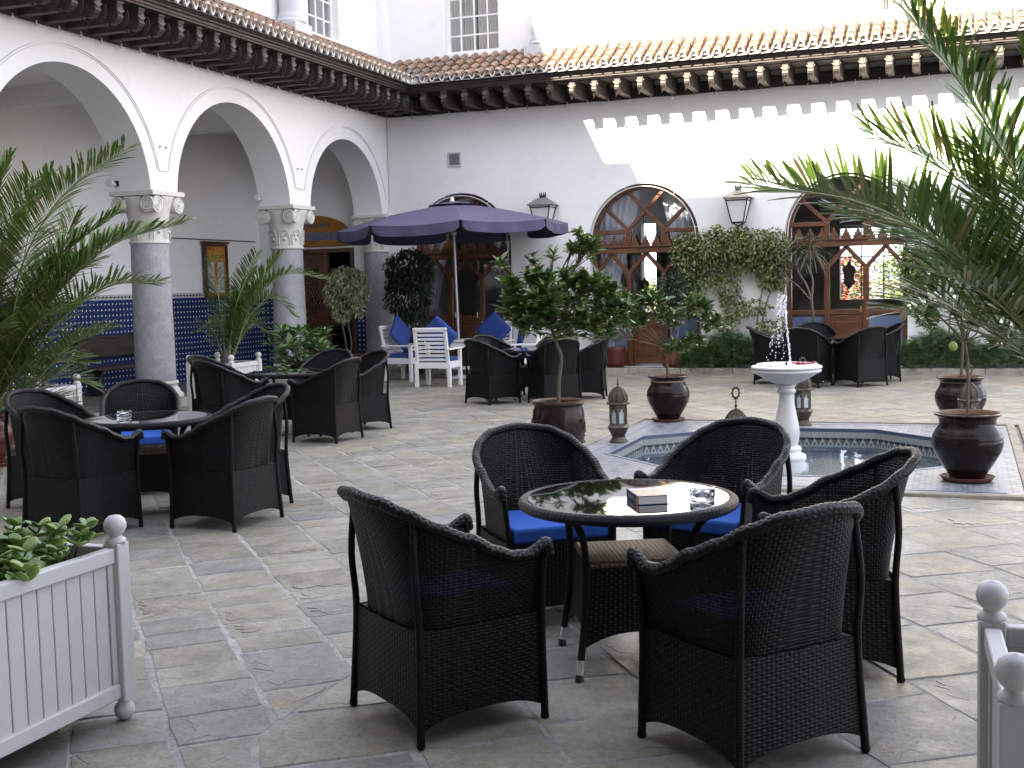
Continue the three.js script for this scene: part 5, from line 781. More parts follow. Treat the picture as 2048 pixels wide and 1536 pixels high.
function pot(name, label, pos, prof, m, saucer, soilY, soilR, extra) {
  const p = thing(name, label, 'plant pot', pos); obj('body', lathe(prof, 44), m, p); { const q = prof[prof.length - 3][0], t = prof[prof.length - 4][1]; obj('inner_wall', lathe([[q, soilY - 0.01], [q + 0.006, t], [q + 0.016, t + 0.012]].map(([r, y]) => [Math.min(r, soilR + 0.03), Math.min(y, t + 0.012)]), 40), M.innerClay, p); } obj('soil', prep(new THREE.CircleGeometry(soilR, 24)).rotateX(-Math.PI / 2).translate(0, soilY, 0), M.soil, p);
  if (saucer) obj('saucer', lathe([[0, 0.004], [saucer - 0.03, 0.004], [saucer, 0.04], [saucer - 0.012, 0.042], [saucer - 0.04, 0.014], [0, 0.014]], 36), M.terra, p);
  if (extra) obj('relief', extra, m, p); return p;
}
const bulge = (k, h = 1) => [[0, 0.02], [0.135, 0.02], [0.14, 0.05], [0.2, 0.14], [0.255, 0.24], [0.272, 0.3], [0.27, 0.335], [0.262, 0.34], [0.27, 0.346], [0.262, 0.375], [0.252, 0.38], [0.257, 0.387], [0.235, 0.42], [0.218, 0.45], [0.216, 0.49], [0.228, 0.515], [0.252, 0.528], [0.256, 0.54], [0.245, 0.547], [0.228, 0.54], [0.215, 0.5], [0.21, 0.4], [0, 0.4]].map(([r, y]) => [r * k, y * h]);
pot('glazed_pot', 'dark glazed round pot on a red saucer at the right front corner of the pool', [10.8, 0.012, 11.78], bulge(1.0), M.glaze, 0.21, 0.49, 0.215);
pot('glazed_pot', 'dark glazed round pot on a saucer at the far left pool corner', [7.5, 0.004, 8.02], bulge(0.93), M.glaze, 0.2, 0.46, 0.2);
pot('glazed_pot', 'dark glazed round pot partly hidden behind the right front pot', [10.74, 0.012, 8.1], bulge(0.98), M.glaze, 0.2, 0.48, 0.21);
{
  const sq = []; srand(17); for (let k = 0; k < 5; k++) { const a0 = k * 1.26, pts = []; for (let i = 0; i <= 14; i++) { const a = a0 + i * 0.05, y = 0.36 + 0.05 * Math.sin(i * 0.9) - i * 0.004; pts.push([0.2495 * Math.sin(a), y, 0.2495 * Math.cos(a)]); } sq.push(tube(pts, 0.006, 30, 5)); }
  for (const y of [0.235, 0.175]) sq.push(prep(new THREE.TorusGeometry(0.246, 0.006, 6, 48)).rotateX(Math.PI / 2).translate(0, y, 0));
  pot('barrel_pot', 'tall dark red glazed barrel pot of the big lemon tree, behind the nearest table', [7.2, 0, 11.25], [[0, 0.02], [0.15, 0.02], [0.16, 0.05], [0.21, 0.12], [0.24, 0.2], [0.25, 0.3], [0.248, 0.4], [0.238, 0.48], [0.225, 0.515], [0.235, 0.53], [0.243, 0.545], [0.235, 0.56], [0.22, 0.55], [0.212, 0.5], [0, 0.5]], mat([0.016, 0.0075, 0.006], 0.2, { specularIntensity: 0.5, ior: 1.5, bumpMap: rep(T.clay, 0.3), bumpScale: 0.003 }), 0, 0.5, 0.21, sq);
}
const tubPot = (k) => [[0, 0.02], [0.13, 0.02], [0.15, 0.1], [0.17, 0.28], [0.185, 0.3], [0.19, 0.36], [0.18, 0.37], [0.165, 0.34], [0, 0.33]].map(([r, y]) => [r * k, y * k]);
pot('plant_pot', 'dark red pot on a saucer at the left foot of the middle arched door', [4.72, 0.085, 0.33], tubPot(1.05), M.redPot, 0.17, 0.35, 0.17);
pot('plant_pot', 'terracotta pot on a saucer at the right foot of the middle arched door', [5.82, 0.085, 0.33], tubPot(1.1), M.terra, 0.19, 0.36, 0.18);
pot('plant_pot', 'dark red pot of the variegated tree outside the restaurant entrance', [-0.1, 0.004, 1.7], tubPot(1.2), M.redPot, 0, 0.4, 0.2);
pot('plant_pot', 'dark red pot of the broad leaved plant in front of the second column', [1.15, 0, 5.6], tubPot(1.25), M.redPot, 0.2, 0.41, 0.2);
pot('plant_pot', 'brown pot of the dark weeping tree behind the parasol chairs', [0.95, 0, 1.0], tubPot(1.25), M.redPot, 0, 0.41, 0.2);
pot('plant_pot', 'brown pot of the two headed dragon tree behind the far table', [8.35, 0.085, 0.3], tubPot(1.05), M.redPot, 0, 0.35, 0.17);
pot('palm_pot', 'dark red pot on a terracotta saucer at the left edge holding the large palm', [1.72, 0, 12.7], bulge(1.05, 0.95), M.redPot, 0.25, 0.48, 0.22);
// ---------------------------------------------------------------- white tongue-and-groove planters
function planter(label, x, z, s = 0.62, ry = 0) {
  const p = thing('white_planter', label, 'planter', [x, 0, z], ry), h = s / 2, W = M.planterPaint;
  const post = merge([rbox(0.07, 0.62, 0.07, 0.006, 0, 0.39, 0), lathe([[0, 0.69], [0.036, 0.695], [0.04, 0.705], [0.036, 0.715], [0.024, 0.722], [0.022, 0.728], [0.034, 0.74], [0.042, 0.757], [0.043, 0.772], [0.037, 0.79], [0.022, 0.804], [0, 0.808]], 24), lathe([[0, 0.0], [0.02, 0.002], [0.036, 0.02], [0.04, 0.04], [0.034, 0.06], [0.022, 0.07], [0.024, 0.078], [0.03, 0.082], [0, 0.084]], 20)]);
  for (const a of [-1, 1]) for (const b of [-1, 1]) obj('corner_post', post, W, p).position.set(a * h, 0, b * h);
  const nb = s > 0.7 ? 9 : 7, w = (s - 0.13) / nb;
  for (let k = 0; k < 4; k++) { const r = (g) => g.rotateY(k * Math.PI / 2);
    obj('top_rail', r(rbox(s - 0.07, 0.06, 0.045, 0.008, 0, 0.655, h)), W, p); obj('bottom_rail', r(rbox(s - 0.07, 0.06, 0.04, 0.008, 0, 0.125, h)), W, p);
    for (const q of [-1, 1]) obj('side_batten', r(rbox(0.03, 0.47, 0.03, 0.005, q * (h - 0.05), 0.39, h - 0.004)), W, p);
    for (let i = 0; i < nb; i++) obj('board', r(rbox(w - 0.004, 0.48, 0.018, 0.004, -h + 0.065 + w * (i + 0.5), 0.39, h - 0.006, 1)), W, p);
    obj('lining', r(box(s - 0.02, 0.5, 0.004, 0, 0.39, h - 0.018)), W, p); }
  obj('soil', box(s - 0.06, 0.05, s - 0.06, 0, 0.53, 0), M.soil, p); return p;
}
planter('white panelled planter in the left foreground holding a jade plant', 7.3, 18.62, 0.8);
planter('white panelled planter cut off by the right edge in the foreground', 11.2, 18.79, 0.68, 0.05);
planter('white panelled planter holding the small palm before the second arch', 1.08, 7.58, 0.68);
planter('white panelled planter half hidden behind the large palm on the left', 1.34, 11.6, 0.64);
// ---------------------------------------------------------------- plants
const leafM = (c, rough = 0.4, tr = 0.22) => mat(c, rough, { transmission: tr, thickness: 0, side: THREE.DoubleSide, ior: 1.45 });
function leafGeo(len, wid, fold = 0.25, curl = 0.2) { // folded, curved blade along +z, normal +y
  const st = [[0, 0.06], [0.18, 0.62], [0.42, 1], [0.68, 0.8], [0.88, 0.34], [1, 0.02]];
  return grid(2, 5, (u, v) => { const i = Math.round(v * 5), [t, w] = st[i], x = (u - 0.5) * wid * w; return [x, Math.abs(x) * fold * 2 - curl * len * t * t, t * len]; });
}
const q1 = new THREE.Quaternion(), UP = V(0, 1, 0);
function leafMatrix(p, dir, roll, s) { const z = dir.clone().normalize(); let x = V(0, 1, 0).cross(z); if (x.lengthSq() < 1e-4) x = V(1, 0, 0); x.normalize(); const y = z.clone().cross(x); const m = new THREE.Matrix4().makeBasis(x, y, z); m.multiply(new THREE.Matrix4().makeRotationZ(roll)).scale(V(s, s, s)); m.setPosition(p); return m; }
function leaves(parent, list, geo, mats, maxParts, name = 'leaf') { // nearest to the viewer as parts, the rest as one mass
  let rest = list;
  if (maxParts) { const w = parent.position, d = (m) => { const e = m.elements; return CAM.distanceTo(V(e[12] + w.x, e[13] + w.y, e[14] + w.z)); }; const s = list.map((m) => [d(m), m]).sort((a, b) => a[0] - b[0]); s.slice(0, maxParts).forEach(([, m], i) => { const o = obj(name, geo, mats[Math.floor(hash(i, 7, 3) * mats.length)], parent); m.decompose(o.position, o.quaternion, o.scale); }); rest = s.slice(maxParts).map((a) => a[1]); }
  if (!rest.length) return;
  mats.forEach((mm, k) => { const r = rest.filter((_, i) => i % mats.length === k); if (!r.length) return; const im = new THREE.InstancedMesh(geo, mm, r.length); r.forEach((m, i) => im.setMatrixAt(i, m)); im.name = 'foliage'; im.castShadow = im.receiveShadow = true; parent.add(im); stuff(im); });
}
M.bark = mat([0.16, 0.125, 0.085], 0.9, { map: rep(T.clay, 0.2), bumpMap: rep(T.clay, 0.1), bumpScale: 0.004 }); M.barkCitrus = mat([0.2, 0.14, 0.085], 0.85, { map: rep(T.clay, 0.2), bumpMap: rep(T.clay, 0.06), bumpScale: 0.002 }); M.barkPale = mat([0.3, 0.25, 0.19], 0.9, { map: rep(T.clay, 0.2), bumpMap: rep(T.clay, 0.1), bumpScale: 0.004 });
// citrus tree: limbs to lobes, twigs with leaf rosettes
function citrus(name, label, pos, o) {
  srand(o.seed); const t = thing(name, label, 'tree', pos), rel = (p) => V(p[0] - pos[0], p[1] - pos[1], p[2] - pos[2]);
  const trunk = o.trunk.map(rel); obj('trunk', taper(trunk, o.r, o.r * 0.72, 18, 10), M.barkCitrus, t);
  const top = trunk[trunk.length - 1], br = [], L = [];
  for (const [cx, cy, cz, rx, ry, n] of o.lobes) {
    const c = rel([cx, cy, cz]), mid = top.clone().lerp(c, 0.5).add(V(R(-0.05, 0.05), R(-0.02, 0.06), R(-0.05, 0.05))); br.push(taper([top, mid, c], o.r * 0.55, 0.006, 10, 6));
    for (let i = 0; i < n; i++) {
      const d = V(R(-1, 1), R(-0.75, 1), R(-1, 1)).normalize(), e = c.clone().add(V(d.x * rx, d.y * ry, d.z * rx).multiplyScalar(R(0.55, 1.05))), st = mid.clone().lerp(c, R(0.2, 1));
      br.push(taper([st, st.clone().lerp(e, 0.55).add(V(0, R(-0.01, 0.05), 0)), e], 0.005, 0.0025, 5, 4));
      const m = 5 + Math.floor(R(0, 5)), ax = d.clone().add(V(0, 0.7, 0)).normalize();
      for (let k = 0; k < m; k++) { const a = R(0, 6.28), sp = R(0.35, 1.15), side = V(Math.cos(a), R(-0.3, 0.35), Math.sin(a)); L.push(leafMatrix(e.clone().addScaledVector(ax, -R(0, 0.10)), ax.clone().multiplyScalar(1.15 - sp * 0.6).addScaledVector(side, sp), R(-0.7, 0.7), R(0.65, 1.2) * (o.ls || 1))); }
    }
  }
  obj('branches', br, M.barkCitrus, t); leaves(t, L, leafGeo(0.10, 0.044, 0.22, 0.16), o.mats, o.parts); return t;
}
const citrusM = [leafM([0.105, 0.175, 0.048], 0.3, 0.48), leafM([0.14, 0.22, 0.052], 0.3, 0.48), leafM([0.075, 0.13, 0.04], 0.28, 0.48), leafM([0.2, 0.28, 0.06], 0.32, 0.48)];
citrus('lemon_tree', 'big leafy lemon tree rising from the barrel pot in the middle', [7.2, 0.5, 11.25], { seed: 31, r: 0.019, parts: 298, mats: citrusM, ls: 1.0, trunk: [[7.2, 0.5, 11.25], [7.21, 0.75, 11.24], [7.23, 0.98, 11.22], [7.19, 1.1, 11.23], [7.14, 1.3, 11.24]],
  lobes: [[6.9, 1.54, 11.35, 0.18, 0.17, 40], [7.06, 1.72, 11.28, 0.18, 0.12, 32], [7.33, 1.72, 11.15, 0.17, 0.10, 26], [7.5, 2.0, 11.12, 0.13, 0.12, 28], [7.5, 1.62, 11.12, 0.2, 0.17, 48], [7.1, 1.44, 11.3, 0.22, 0.16, 50], [7.34, 1.32, 11.2, 0.22, 0.12, 40], [7.64, 1.36, 11.05, 0.18, 0.13, 34], [6.76, 1.66, 11.4, 0.1, 0.1, 12], [7.2, 1.54, 11.45, 0.2, 0.18, 38], [7.25, 1.53, 11.0, 0.22, 0.18, 40], [6.98, 1.28, 11.3, 0.18, 0.12, 26], [7.55, 1.2, 11.1, 0.2, 0.1, 16], [7.25, 1.2, 11.15, 0.16, 0.08, 9], [6.8, 1.45, 11.38, 0.12, 0.14, 18], [7.8, 1.42, 11.0, 0.12, 0.12, 18], [7.72, 1.55, 11.05, 0.1, 0.12, 12], [6.86, 1.3, 11.3, 0.1, 0.08, 8], [7.33, 1.98, 11.15, 0.05, 0.07, 5], [6.98, 1.9, 11.3, 0.06, 0.08, 5], [7.16, 1.92, 11.2, 0.05, 0.07, 4], [6.72, 1.86, 11.4, 0.05, 0.06, 4], [7.42, 2.12, 11.1, 0.06, 0.06, 5]] });
citrus('citrus_tree', 'low spreading citrus tree in the glazed pot at the far left corner of the pool', [7.5, 0.45, 8.02], { seed: 32, r: 0.019, parts: 0, mats: citrusM, ls: 1.02, trunk: [[7.5, 0.45, 8.02], [7.49, 0.68, 8.02], [7.47, 0.88, 8.02]],
  lobes: [[7.05, 1.42, 8.2, 0.22, 0.13, 46], [6.82, 1.28, 8.25, 0.18, 0.16, 34], [7.32, 1.44, 8.1, 0.2, 0.13, 36], [7.84, 1.38, 7.9, 0.2, 0.12, 32], [8.0, 1.16, 7.85, 0.15, 0.12, 24], [7.62, 0.88, 8.02, 0.18, 0.09, 24], [7.82, 0.96, 7.95, 0.12, 0.09, 14], [7.15, 1.2, 8.15, 0.18, 0.14, 30], [7.55, 1.24, 8.05, 0.2, 0.14, 26], [6.85, 1.08, 8.3, 0.12, 0.1, 14]] });
const lt = citrus('lemon_tree', 'sparse lemon tree with one green lemon in the right front pot', [10.8, 0.48, 11.8], { seed: 33, r: 0.013, parts: 250, mats: citrusM, ls: 1.02, trunk: [[10.8, 0.48, 11.8], [10.8, 0.75, 11.8], [10.8, 0.95, 11.81], [10.78, 1.12, 11.82]],
  lobes: [[10.58, 1.58, 11.88, 0.14, 0.1, 18], [10.45, 1.4, 11.92, 0.12, 0.12, 18], [10.78, 1.6, 11.8, 0.15, 0.1, 18], [11.0, 1.44, 11.73, 0.15, 0.13, 20], [11.06, 1.15, 11.71, 0.12, 0.12, 15], [10.66, 1.42, 11.85, 0.14, 0.12, 18], [10.89, 1.3, 11.77, 0.14, 0.1, 16], [10.4, 1.56, 11.95, 0.06, 0.07, 5], [10.98, 1.62, 11.75, 0.1, 0.1, 8]] });
obj('lemon', prep(new THREE.SphereGeometry(0.033, 16, 12)).scale(1, 1.12, 1).translate(10.69 - 10.8, 1.09 - 0.48, 11.84 - 11.8), mat([0.26, 0.32, 0.05], 0.45, { bumpMap: rep(T.clay, 0.02), bumpScale: 0.002 }), lt); obj('lemon_stalk', tube([[-0.11, 0.65, 0.04], [-0.1, 0.72, 0.04]], 0.003, 2, 5), M.bark, lt);
citrus('citrus_tree', 'citrus tree in the dark pot behind the right front pot', [10.74, 0.48, 8.1], { seed: 34, r: 0.016, parts: 0, mats: citrusM, ls: 1.0, trunk: [[10.74, 0.48, 8.1], [10.76, 0.9, 8.1], [10.74, 1.2, 8.1]],
  lobes: [[10.45, 1.45, 8.1, 0.22, 0.18, 34], [10.8, 1.5, 8.1, 0.22, 0.18, 36], [10.62, 1.75, 8.1, 0.18, 0.12, 22], [11.05, 1.35, 8.0, 0.2, 0.16, 28], [10.4, 1.15, 8.1, 0.16, 0.12, 16]] });
// small-leaved trees and bushes: leaves through a set of ellipsoids
function bushy(name, label, pos, o) {
  srand(o.seed); const t = thing(name, label, o.cat || 'tree', pos), L = [];
  if (o.stems) obj('trunk', o.stems.map((s) => taper(s, o.sr || 0.018, (o.sr || 0.018) * 0.6, 14, 7)), o.bark || M.barkPale, t);
  for (const [cx, cy, cz, rx, ry, rz, n] of o.lobes) for (let i = 0; i < n; i++) { let d; do d = V(R(-1, 1), R(-1, 1), R(-1, 1)); while (d.lengthSq() > 1); const k = Math.pow(d.length(), o.fall || 0.35) * R(0.86, 1.12) / (d.length() || 1), p = V(cx + d.x * rx * k, cy + d.y * ry * k, cz + d.z * rz * k); const a = R(0, 6.28), out = V(d.x, d.y * 0.5 + (o.droop || -0.3), d.z).add(V(Math.cos(a), 0, Math.sin(a)).multiplyScalar(0.6)); L.push(leafMatrix(p, out, R(-0.8, 0.8), R(0.7, 1.25))); }
  leaves(t, L, leafGeo(o.len, o.wid, 0.2, 0.2), o.mats, 0); return t;
}
bushy('variegated_fig', 'small weeping tree with pale cream and green leaves beside the restaurant entrance', [-0.1, 0.4, 1.7], { seed: 41, len: 0.06, wid: 0.026, droop: -0.7, sr: 0.016, mats: [leafM([0.42, 0.43, 0.25], 0.5), leafM([0.3, 0.33, 0.17], 0.5), leafM([0.54, 0.54, 0.36], 0.5), leafM([0.17, 0.21, 0.1], 0.5)],
  stems: [[[0.02, 0, 0], [0.06, 0.3, 0], [0.02, 0.6, 0.02], [0.08, 0.95, 0]], [[-0.03, 0, 0], [-0.06, 0.35, 0.02], [-0.12, 0.65, 0], [-0.02, 0.95, 0]]],
  lobes: [[0.02, 1.42, 0, 0.36, 0.28, 0.34, 1500], [-0.2, 1.2, 0.05, 0.24, 0.28, 0.24, 700], [0.22, 1.22, 0, 0.22, 0.3, 0.24, 700], [-0.12, 0.84, 0, 0.18, 0.2, 0.18, 380], [0.24, 0.92, 0, 0.1, 0.2, 0.12, 180]] });
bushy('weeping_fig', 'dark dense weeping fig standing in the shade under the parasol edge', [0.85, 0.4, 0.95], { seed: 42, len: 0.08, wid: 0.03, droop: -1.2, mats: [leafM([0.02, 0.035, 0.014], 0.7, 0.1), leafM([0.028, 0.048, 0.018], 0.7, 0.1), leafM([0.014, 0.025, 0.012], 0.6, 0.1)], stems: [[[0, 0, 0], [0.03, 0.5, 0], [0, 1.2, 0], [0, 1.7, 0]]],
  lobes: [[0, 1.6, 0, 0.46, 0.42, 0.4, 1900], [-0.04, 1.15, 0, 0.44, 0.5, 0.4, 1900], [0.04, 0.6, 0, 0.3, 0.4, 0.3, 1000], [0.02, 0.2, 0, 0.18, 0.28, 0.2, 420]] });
bushy('potted_fig', 'small dark fig in the terracotta pot at the right foot of the middle arched door', [5.82, 0.4, 0.33], { seed: 43, len: 0.06, wid: 0.026, droop: -0.5, mats: [leafM([0.03, 0.05, 0.025], 0.4), leafM([0.045, 0.065, 0.035], 0.4)], stems: [[[0, 0, 0], [-0.04, 0.4, 0], [0.03, 0.8, 0], [0, 1.1, 0]], [[0.03, 0, 0], [0.08, 0.4, 0], [0.05, 0.75, 0]]], lobes: [[0, 1.15, 0, 0.3, 0.3, 0.22, 900], [-0.1, 0.8, 0, 0.22, 0.2, 0.2, 260], [0.16, 0.85, 0, 0.2, 0.2, 0.2, 260]] });
bushy('variegated_shrub', 'low pale variegated shrub in the red pot left of the middle arched door', [4.72, 0.42, 0.33], { seed: 44, cat: 'shrub', len: 0.06, wid: 0.024, droop: -0.6, mats: [leafM([0.17, 0.18, 0.1], 0.45), leafM([0.06, 0.08, 0.04], 0.45), leafM([0.28, 0.28, 0.17], 0.45)], stems: [[[0, 0, 0], [0.02, 0.2, 0], [0, 0.4, 0]]], lobes: [[0, 0.4, 0, 0.34, 0.22, 0.24, 700], [-0.15, 0.9, 0, 0.26, 0.35, 0.2, 500]] });
// climbing figs trained on the wall
const climbM = [leafM([0.115, 0.15, 0.045], 0.45), leafM([0.17, 0.205, 0.055], 0.45), leafM([0.07, 0.1, 0.036], 0.45), leafM([0.26, 0.28, 0.1], 0.45)];
bushy('climbing_fig', 'climbing fig with bare stems trained on the white wall between the middle and right doors', [6.8, 0.07, 0.2], { seed: 45, cat: 'climber', fall: 0.6, len: 0.068, wid: 0.038, droop: -0.5, sr: 0.022, mats: climbM,
  stems: [[[-0.05, 0, 0], [-0.08, 0.8, 0], [0, 1.3, -0.02], [-0.04, 2.2, 0]], [[0.05, 0, 0], [0.02, 0.7, 0.02], [-0.05, 1.5, 0], [0.1, 2.2, 0]], [[0.5, 0, 0], [0.52, 0.9, 0], [0.62, 1.5, 0], [0.6, 2.2, 0]], [[0.5, 0, 0.03], [0.66, 1.1, 0], [0.85, 1.6, 0]], [[-0.5, 0, 0], [-0.52, 0.9, 0], [-0.62, 1.6, 0], [-0.5, 2.2, 0]], [[0.95, 0, 0], [0.98, 1.2, 0], [0.99, 2.0, 0]]],
  lobes: [[-0.74, 2.08, 0.02, 0.26, 0.4, 0.17, 800], [-0.35, 2.16, 0.05, 0.34, 0.34, 0.18, 1000], [0.08, 2.2, 0.05, 0.34, 0.31, 0.18, 1000], [0.5, 2.2, 0.05, 0.34, 0.3, 0.18, 950], [0.87, 2.1, 0.02, 0.22, 0.4, 0.16, 750], [-0.2, 2.5, 0, 0.1, 0.1, 0.08, 60], [0.25, 2.5, 0, 0.12, 0.09, 0.08, 50], [-0.95, 2.2, 0, 0.1, 0.2, 0.08, 80], [-0.75, 1.7, 0, 0.22, 0.34, 0.1, 520], [-0.62, 1.3, 0, 0.24, 0.34, 0.1, 300], [0.0, 1.5, 0, 0.24, 0.4, 0.1, 420], [0.1, 1.1, 0, 0.22, 0.3, 0.1, 210], [0.9, 1.75, 0, 0.2, 0.36, 0.1, 430], [0.7, 1.6, 0, 0.2, 0.18, 0.1, 260], [0.5, 1.9, 0, 0.35, 0.18, 0.1, 380], [-0.3, 1.75, 0, 0.22, 0.3, 0.1, 330], [0.45, 1.1, 0, 0.3, 0.16, 0.08, 190], [0.7, 0.7, 0.02, 0.22, 0.2, 0.1, 200], [-0.1, 0.85, 0, 0.2, 0.2, 0.08, 150], [0.95, 0.8, 0, 0.1, 0.3, 0.1, 90]] });
bushy('climbing_fig', 'climbing fig on the white wall to the right of the right arched door', [10.5, 0.07, 0.2], { seed: 46, cat: 'climber', fall: 0.6, len: 0.062, wid: 0.034, droop: -0.5, sr: 0.02, mats: climbM, stems: [[[-0.3, 0, 0], [-0.25, 1, 0], [-0.35, 2, 0]], [[0.3, 0, 0], [0.28, 1, 0], [0.35, 2, 0]], [[0, 0, 0], [0.05, 1, 0], [0, 2, 0]]],
  lobes: [[-0.4, 1.82, 0.03, 0.36, 0.32, 0.2, 1400], [0.1, 1.86, 0.03, 0.4, 0.3, 0.2, 1400], [0.55, 1.8, 0.03, 0.36, 0.32, 0.2, 1300], [-0.5, 1.55, 0, 0.26, 0.3, 0.1, 420], [0.0, 1.5, 0, 0.3, 0.3, 0.1, 260], [0.5, 1.5, 0, 0.3, 0.3, 0.1, 330], [-0.3, 1.1, 0, 0.25, 0.3, 0.1, 180], [0.4, 1.0, 0, 0.3, 0.3, 0.1, 160]] });
// feathery asparagus fern along the kerb
{
  const sg = []; for (let i = 0; i < 9; i++) for (const s of [-1, 1]) sg.push(grid(1, 1, (u, v) => { const t = 0.1 + i * 0.1, l = 0.05 * (1 - t * 0.5); return [s * l * v + (u - 0.5) * 0.003, -0.1 * t * t + 0.006 * v, t * 0.24 + v * l * 0.7 + (u - 0.5) * 0.006]; })); sg.push(grid(1, 4, (u, v) => [(u - 0.5) * 0.003, -0.1 * v * v, v * 0.25]));
  const sprig = merge(sg), fm = [leafM([0.075, 0.14, 0.036], 0.6, 0.35), leafM([0.11, 0.185, 0.045], 0.6, 0.35), leafM([0.05, 0.1, 0.03], 0.6, 0.35)];
  const fern = (label, x0, x1, seedN, n) => { srand(seedN); const t = thing('asparagus_fern', label, 'fern', [(x0 + x1) / 2, 0.07, 0.34]), L = []; for (let i = 0; i < n; i++) { const x = R(x0, x1) - (x0 + x1) / 2, h = 0.62 * Math.pow(rnd(), 0.7) * (0.75 + 0.25 * Math.sin(x * 4 + seedN)), a = R(0, 6.28); L.push(leafMatrix(V(x, h, R(-0.16, 0.22) * (1.1 - h)), V(Math.cos(a), R(-0.3, 1.2), Math.sin(a) + 0.35), R(-0.6, 0.6), R(0.7, 1.3))); } leaves(t, L, sprig, fm, 0); return t; };
  fern('feathery green fern spilling over the kerb below the left climbing fig', 6.0, 7.25, 51, 1500); fern('feathery green fern along the kerb right of the far table', 9.75, 11.2, 52, 1700); fern('feathery green fern at the right end of the kerb', 11.2, 12.6, 53, 1300); fern('small feathery fern between the fountain and the white wall', 7.25, 7.75, 54, 420);
}
// broad-leaved plant and dragon tree
{
  srand(61); const t = thing('broadleaf_plant', 'glossy broad leaved green plant in front of the second column', 'plant', [1.15, 0.4, 5.6]), L = [], st = [];
  for (let k = 0; k < 62; k++) { const a = R(0, 6.28), q = Math.sqrt(rnd()) * 0.5, e = V(q * Math.cos(a), R(0.12, 0.78) - q * 0.35, q * Math.sin(a)); st.push(taper([[0, 0, 0], [e.x * 0.5, e.y * 0.6, e.z * 0.5], e], 0.008, 0.004, 5, 4)); for (let i = 0; i < 9; i++) { const b = R(0, 6.28), d = V(Math.cos(b), R(-0.2, 1), Math.sin(b)).addScaledVector(e, 0.6); L.push(leafMatrix(e.clone().add(V(0, -R(0, 0.1), 0)), d, R(-0.5, 0.5), R(0.8, 1.3))); } }
  obj('stems', st, M.bark, t); leaves(t, L, leafGeo(0.19, 0.055, 0.15, 0.2), [leafM([0.06, 0.14, 0.032], 0.35), leafM([0.085, 0.175, 0.038], 0.35), leafM([0.14, 0.22, 0.06], 0.35)], 270);
  const d = thing('dragon_tree', 'two headed dragon tree with thin drooping leaves left of the right arched door', 'tree', [8.35, 0.43, 0.3]); srand(62);
  obj('trunk', [taper([[0, 0, 0], [0.0, 0.3, 0.1], [-0.02, 0.62, 0.3], [-0.03, 0.88, 0.42]], 0.03, 0.022, 12, 8), taper([[-0.03, 0.86, 0.41], [0, 1.15, 0.45], [-0.04, 1.4, 0.48], [-0.05, 1.66, 0.5]], 0.02, 0.017, 12, 7), taper([[-0.03, 0.86, 0.41], [-0.1, 1.1, 0.47], [-0.26, 1.4, 0.5], [-0.28, 1.66, 0.52]], 0.02, 0.016, 12, 7), taper([[-0.03, 0.84, 0.41], [-0.25, 1.1, 0.45], [-0.43, 1.25, 0.47], [-0.46, 1.4, 0.48]], 0.015, 0.011, 12, 7)], M.barkPale, d);
  const blade = grid(2, 8, (u, v) => { const w = 0.017 * Math.sin(Math.PI * (0.12 + 0.88 * Math.pow(1 - v, 0.7))), x = (u - 0.5) * w; return [x, Math.abs(x) * 0.5 - 0.62 * v * v * 0.5, v * 0.34]; });
  const LL = []; for (const [x, y, z, n, s] of [[-0.05, 1.7, 0.5, 95, 1], [-0.28, 1.7, 0.52, 95, 1], [-0.46, 1.42, 0.48, 34, 0.7]]) for (let i = 0; i < n; i++) { const a = R(0, 6.28), up = R(-0.5, 2.2); LL.push(leafMatrix(V(x, y + R(-0.06, 0.14), z), V(Math.cos(a), up, Math.sin(a)), R(-0.3, 0.3), R(0.8, 1.2) * s)); }
  leaves(d, LL, blade, [leafM([0.06, 0.085, 0.045], 0.45), leafM([0.09, 0.11, 0.06], 0.45), leafM([0.05, 0.05, 0.035], 0.45)], 220);
}
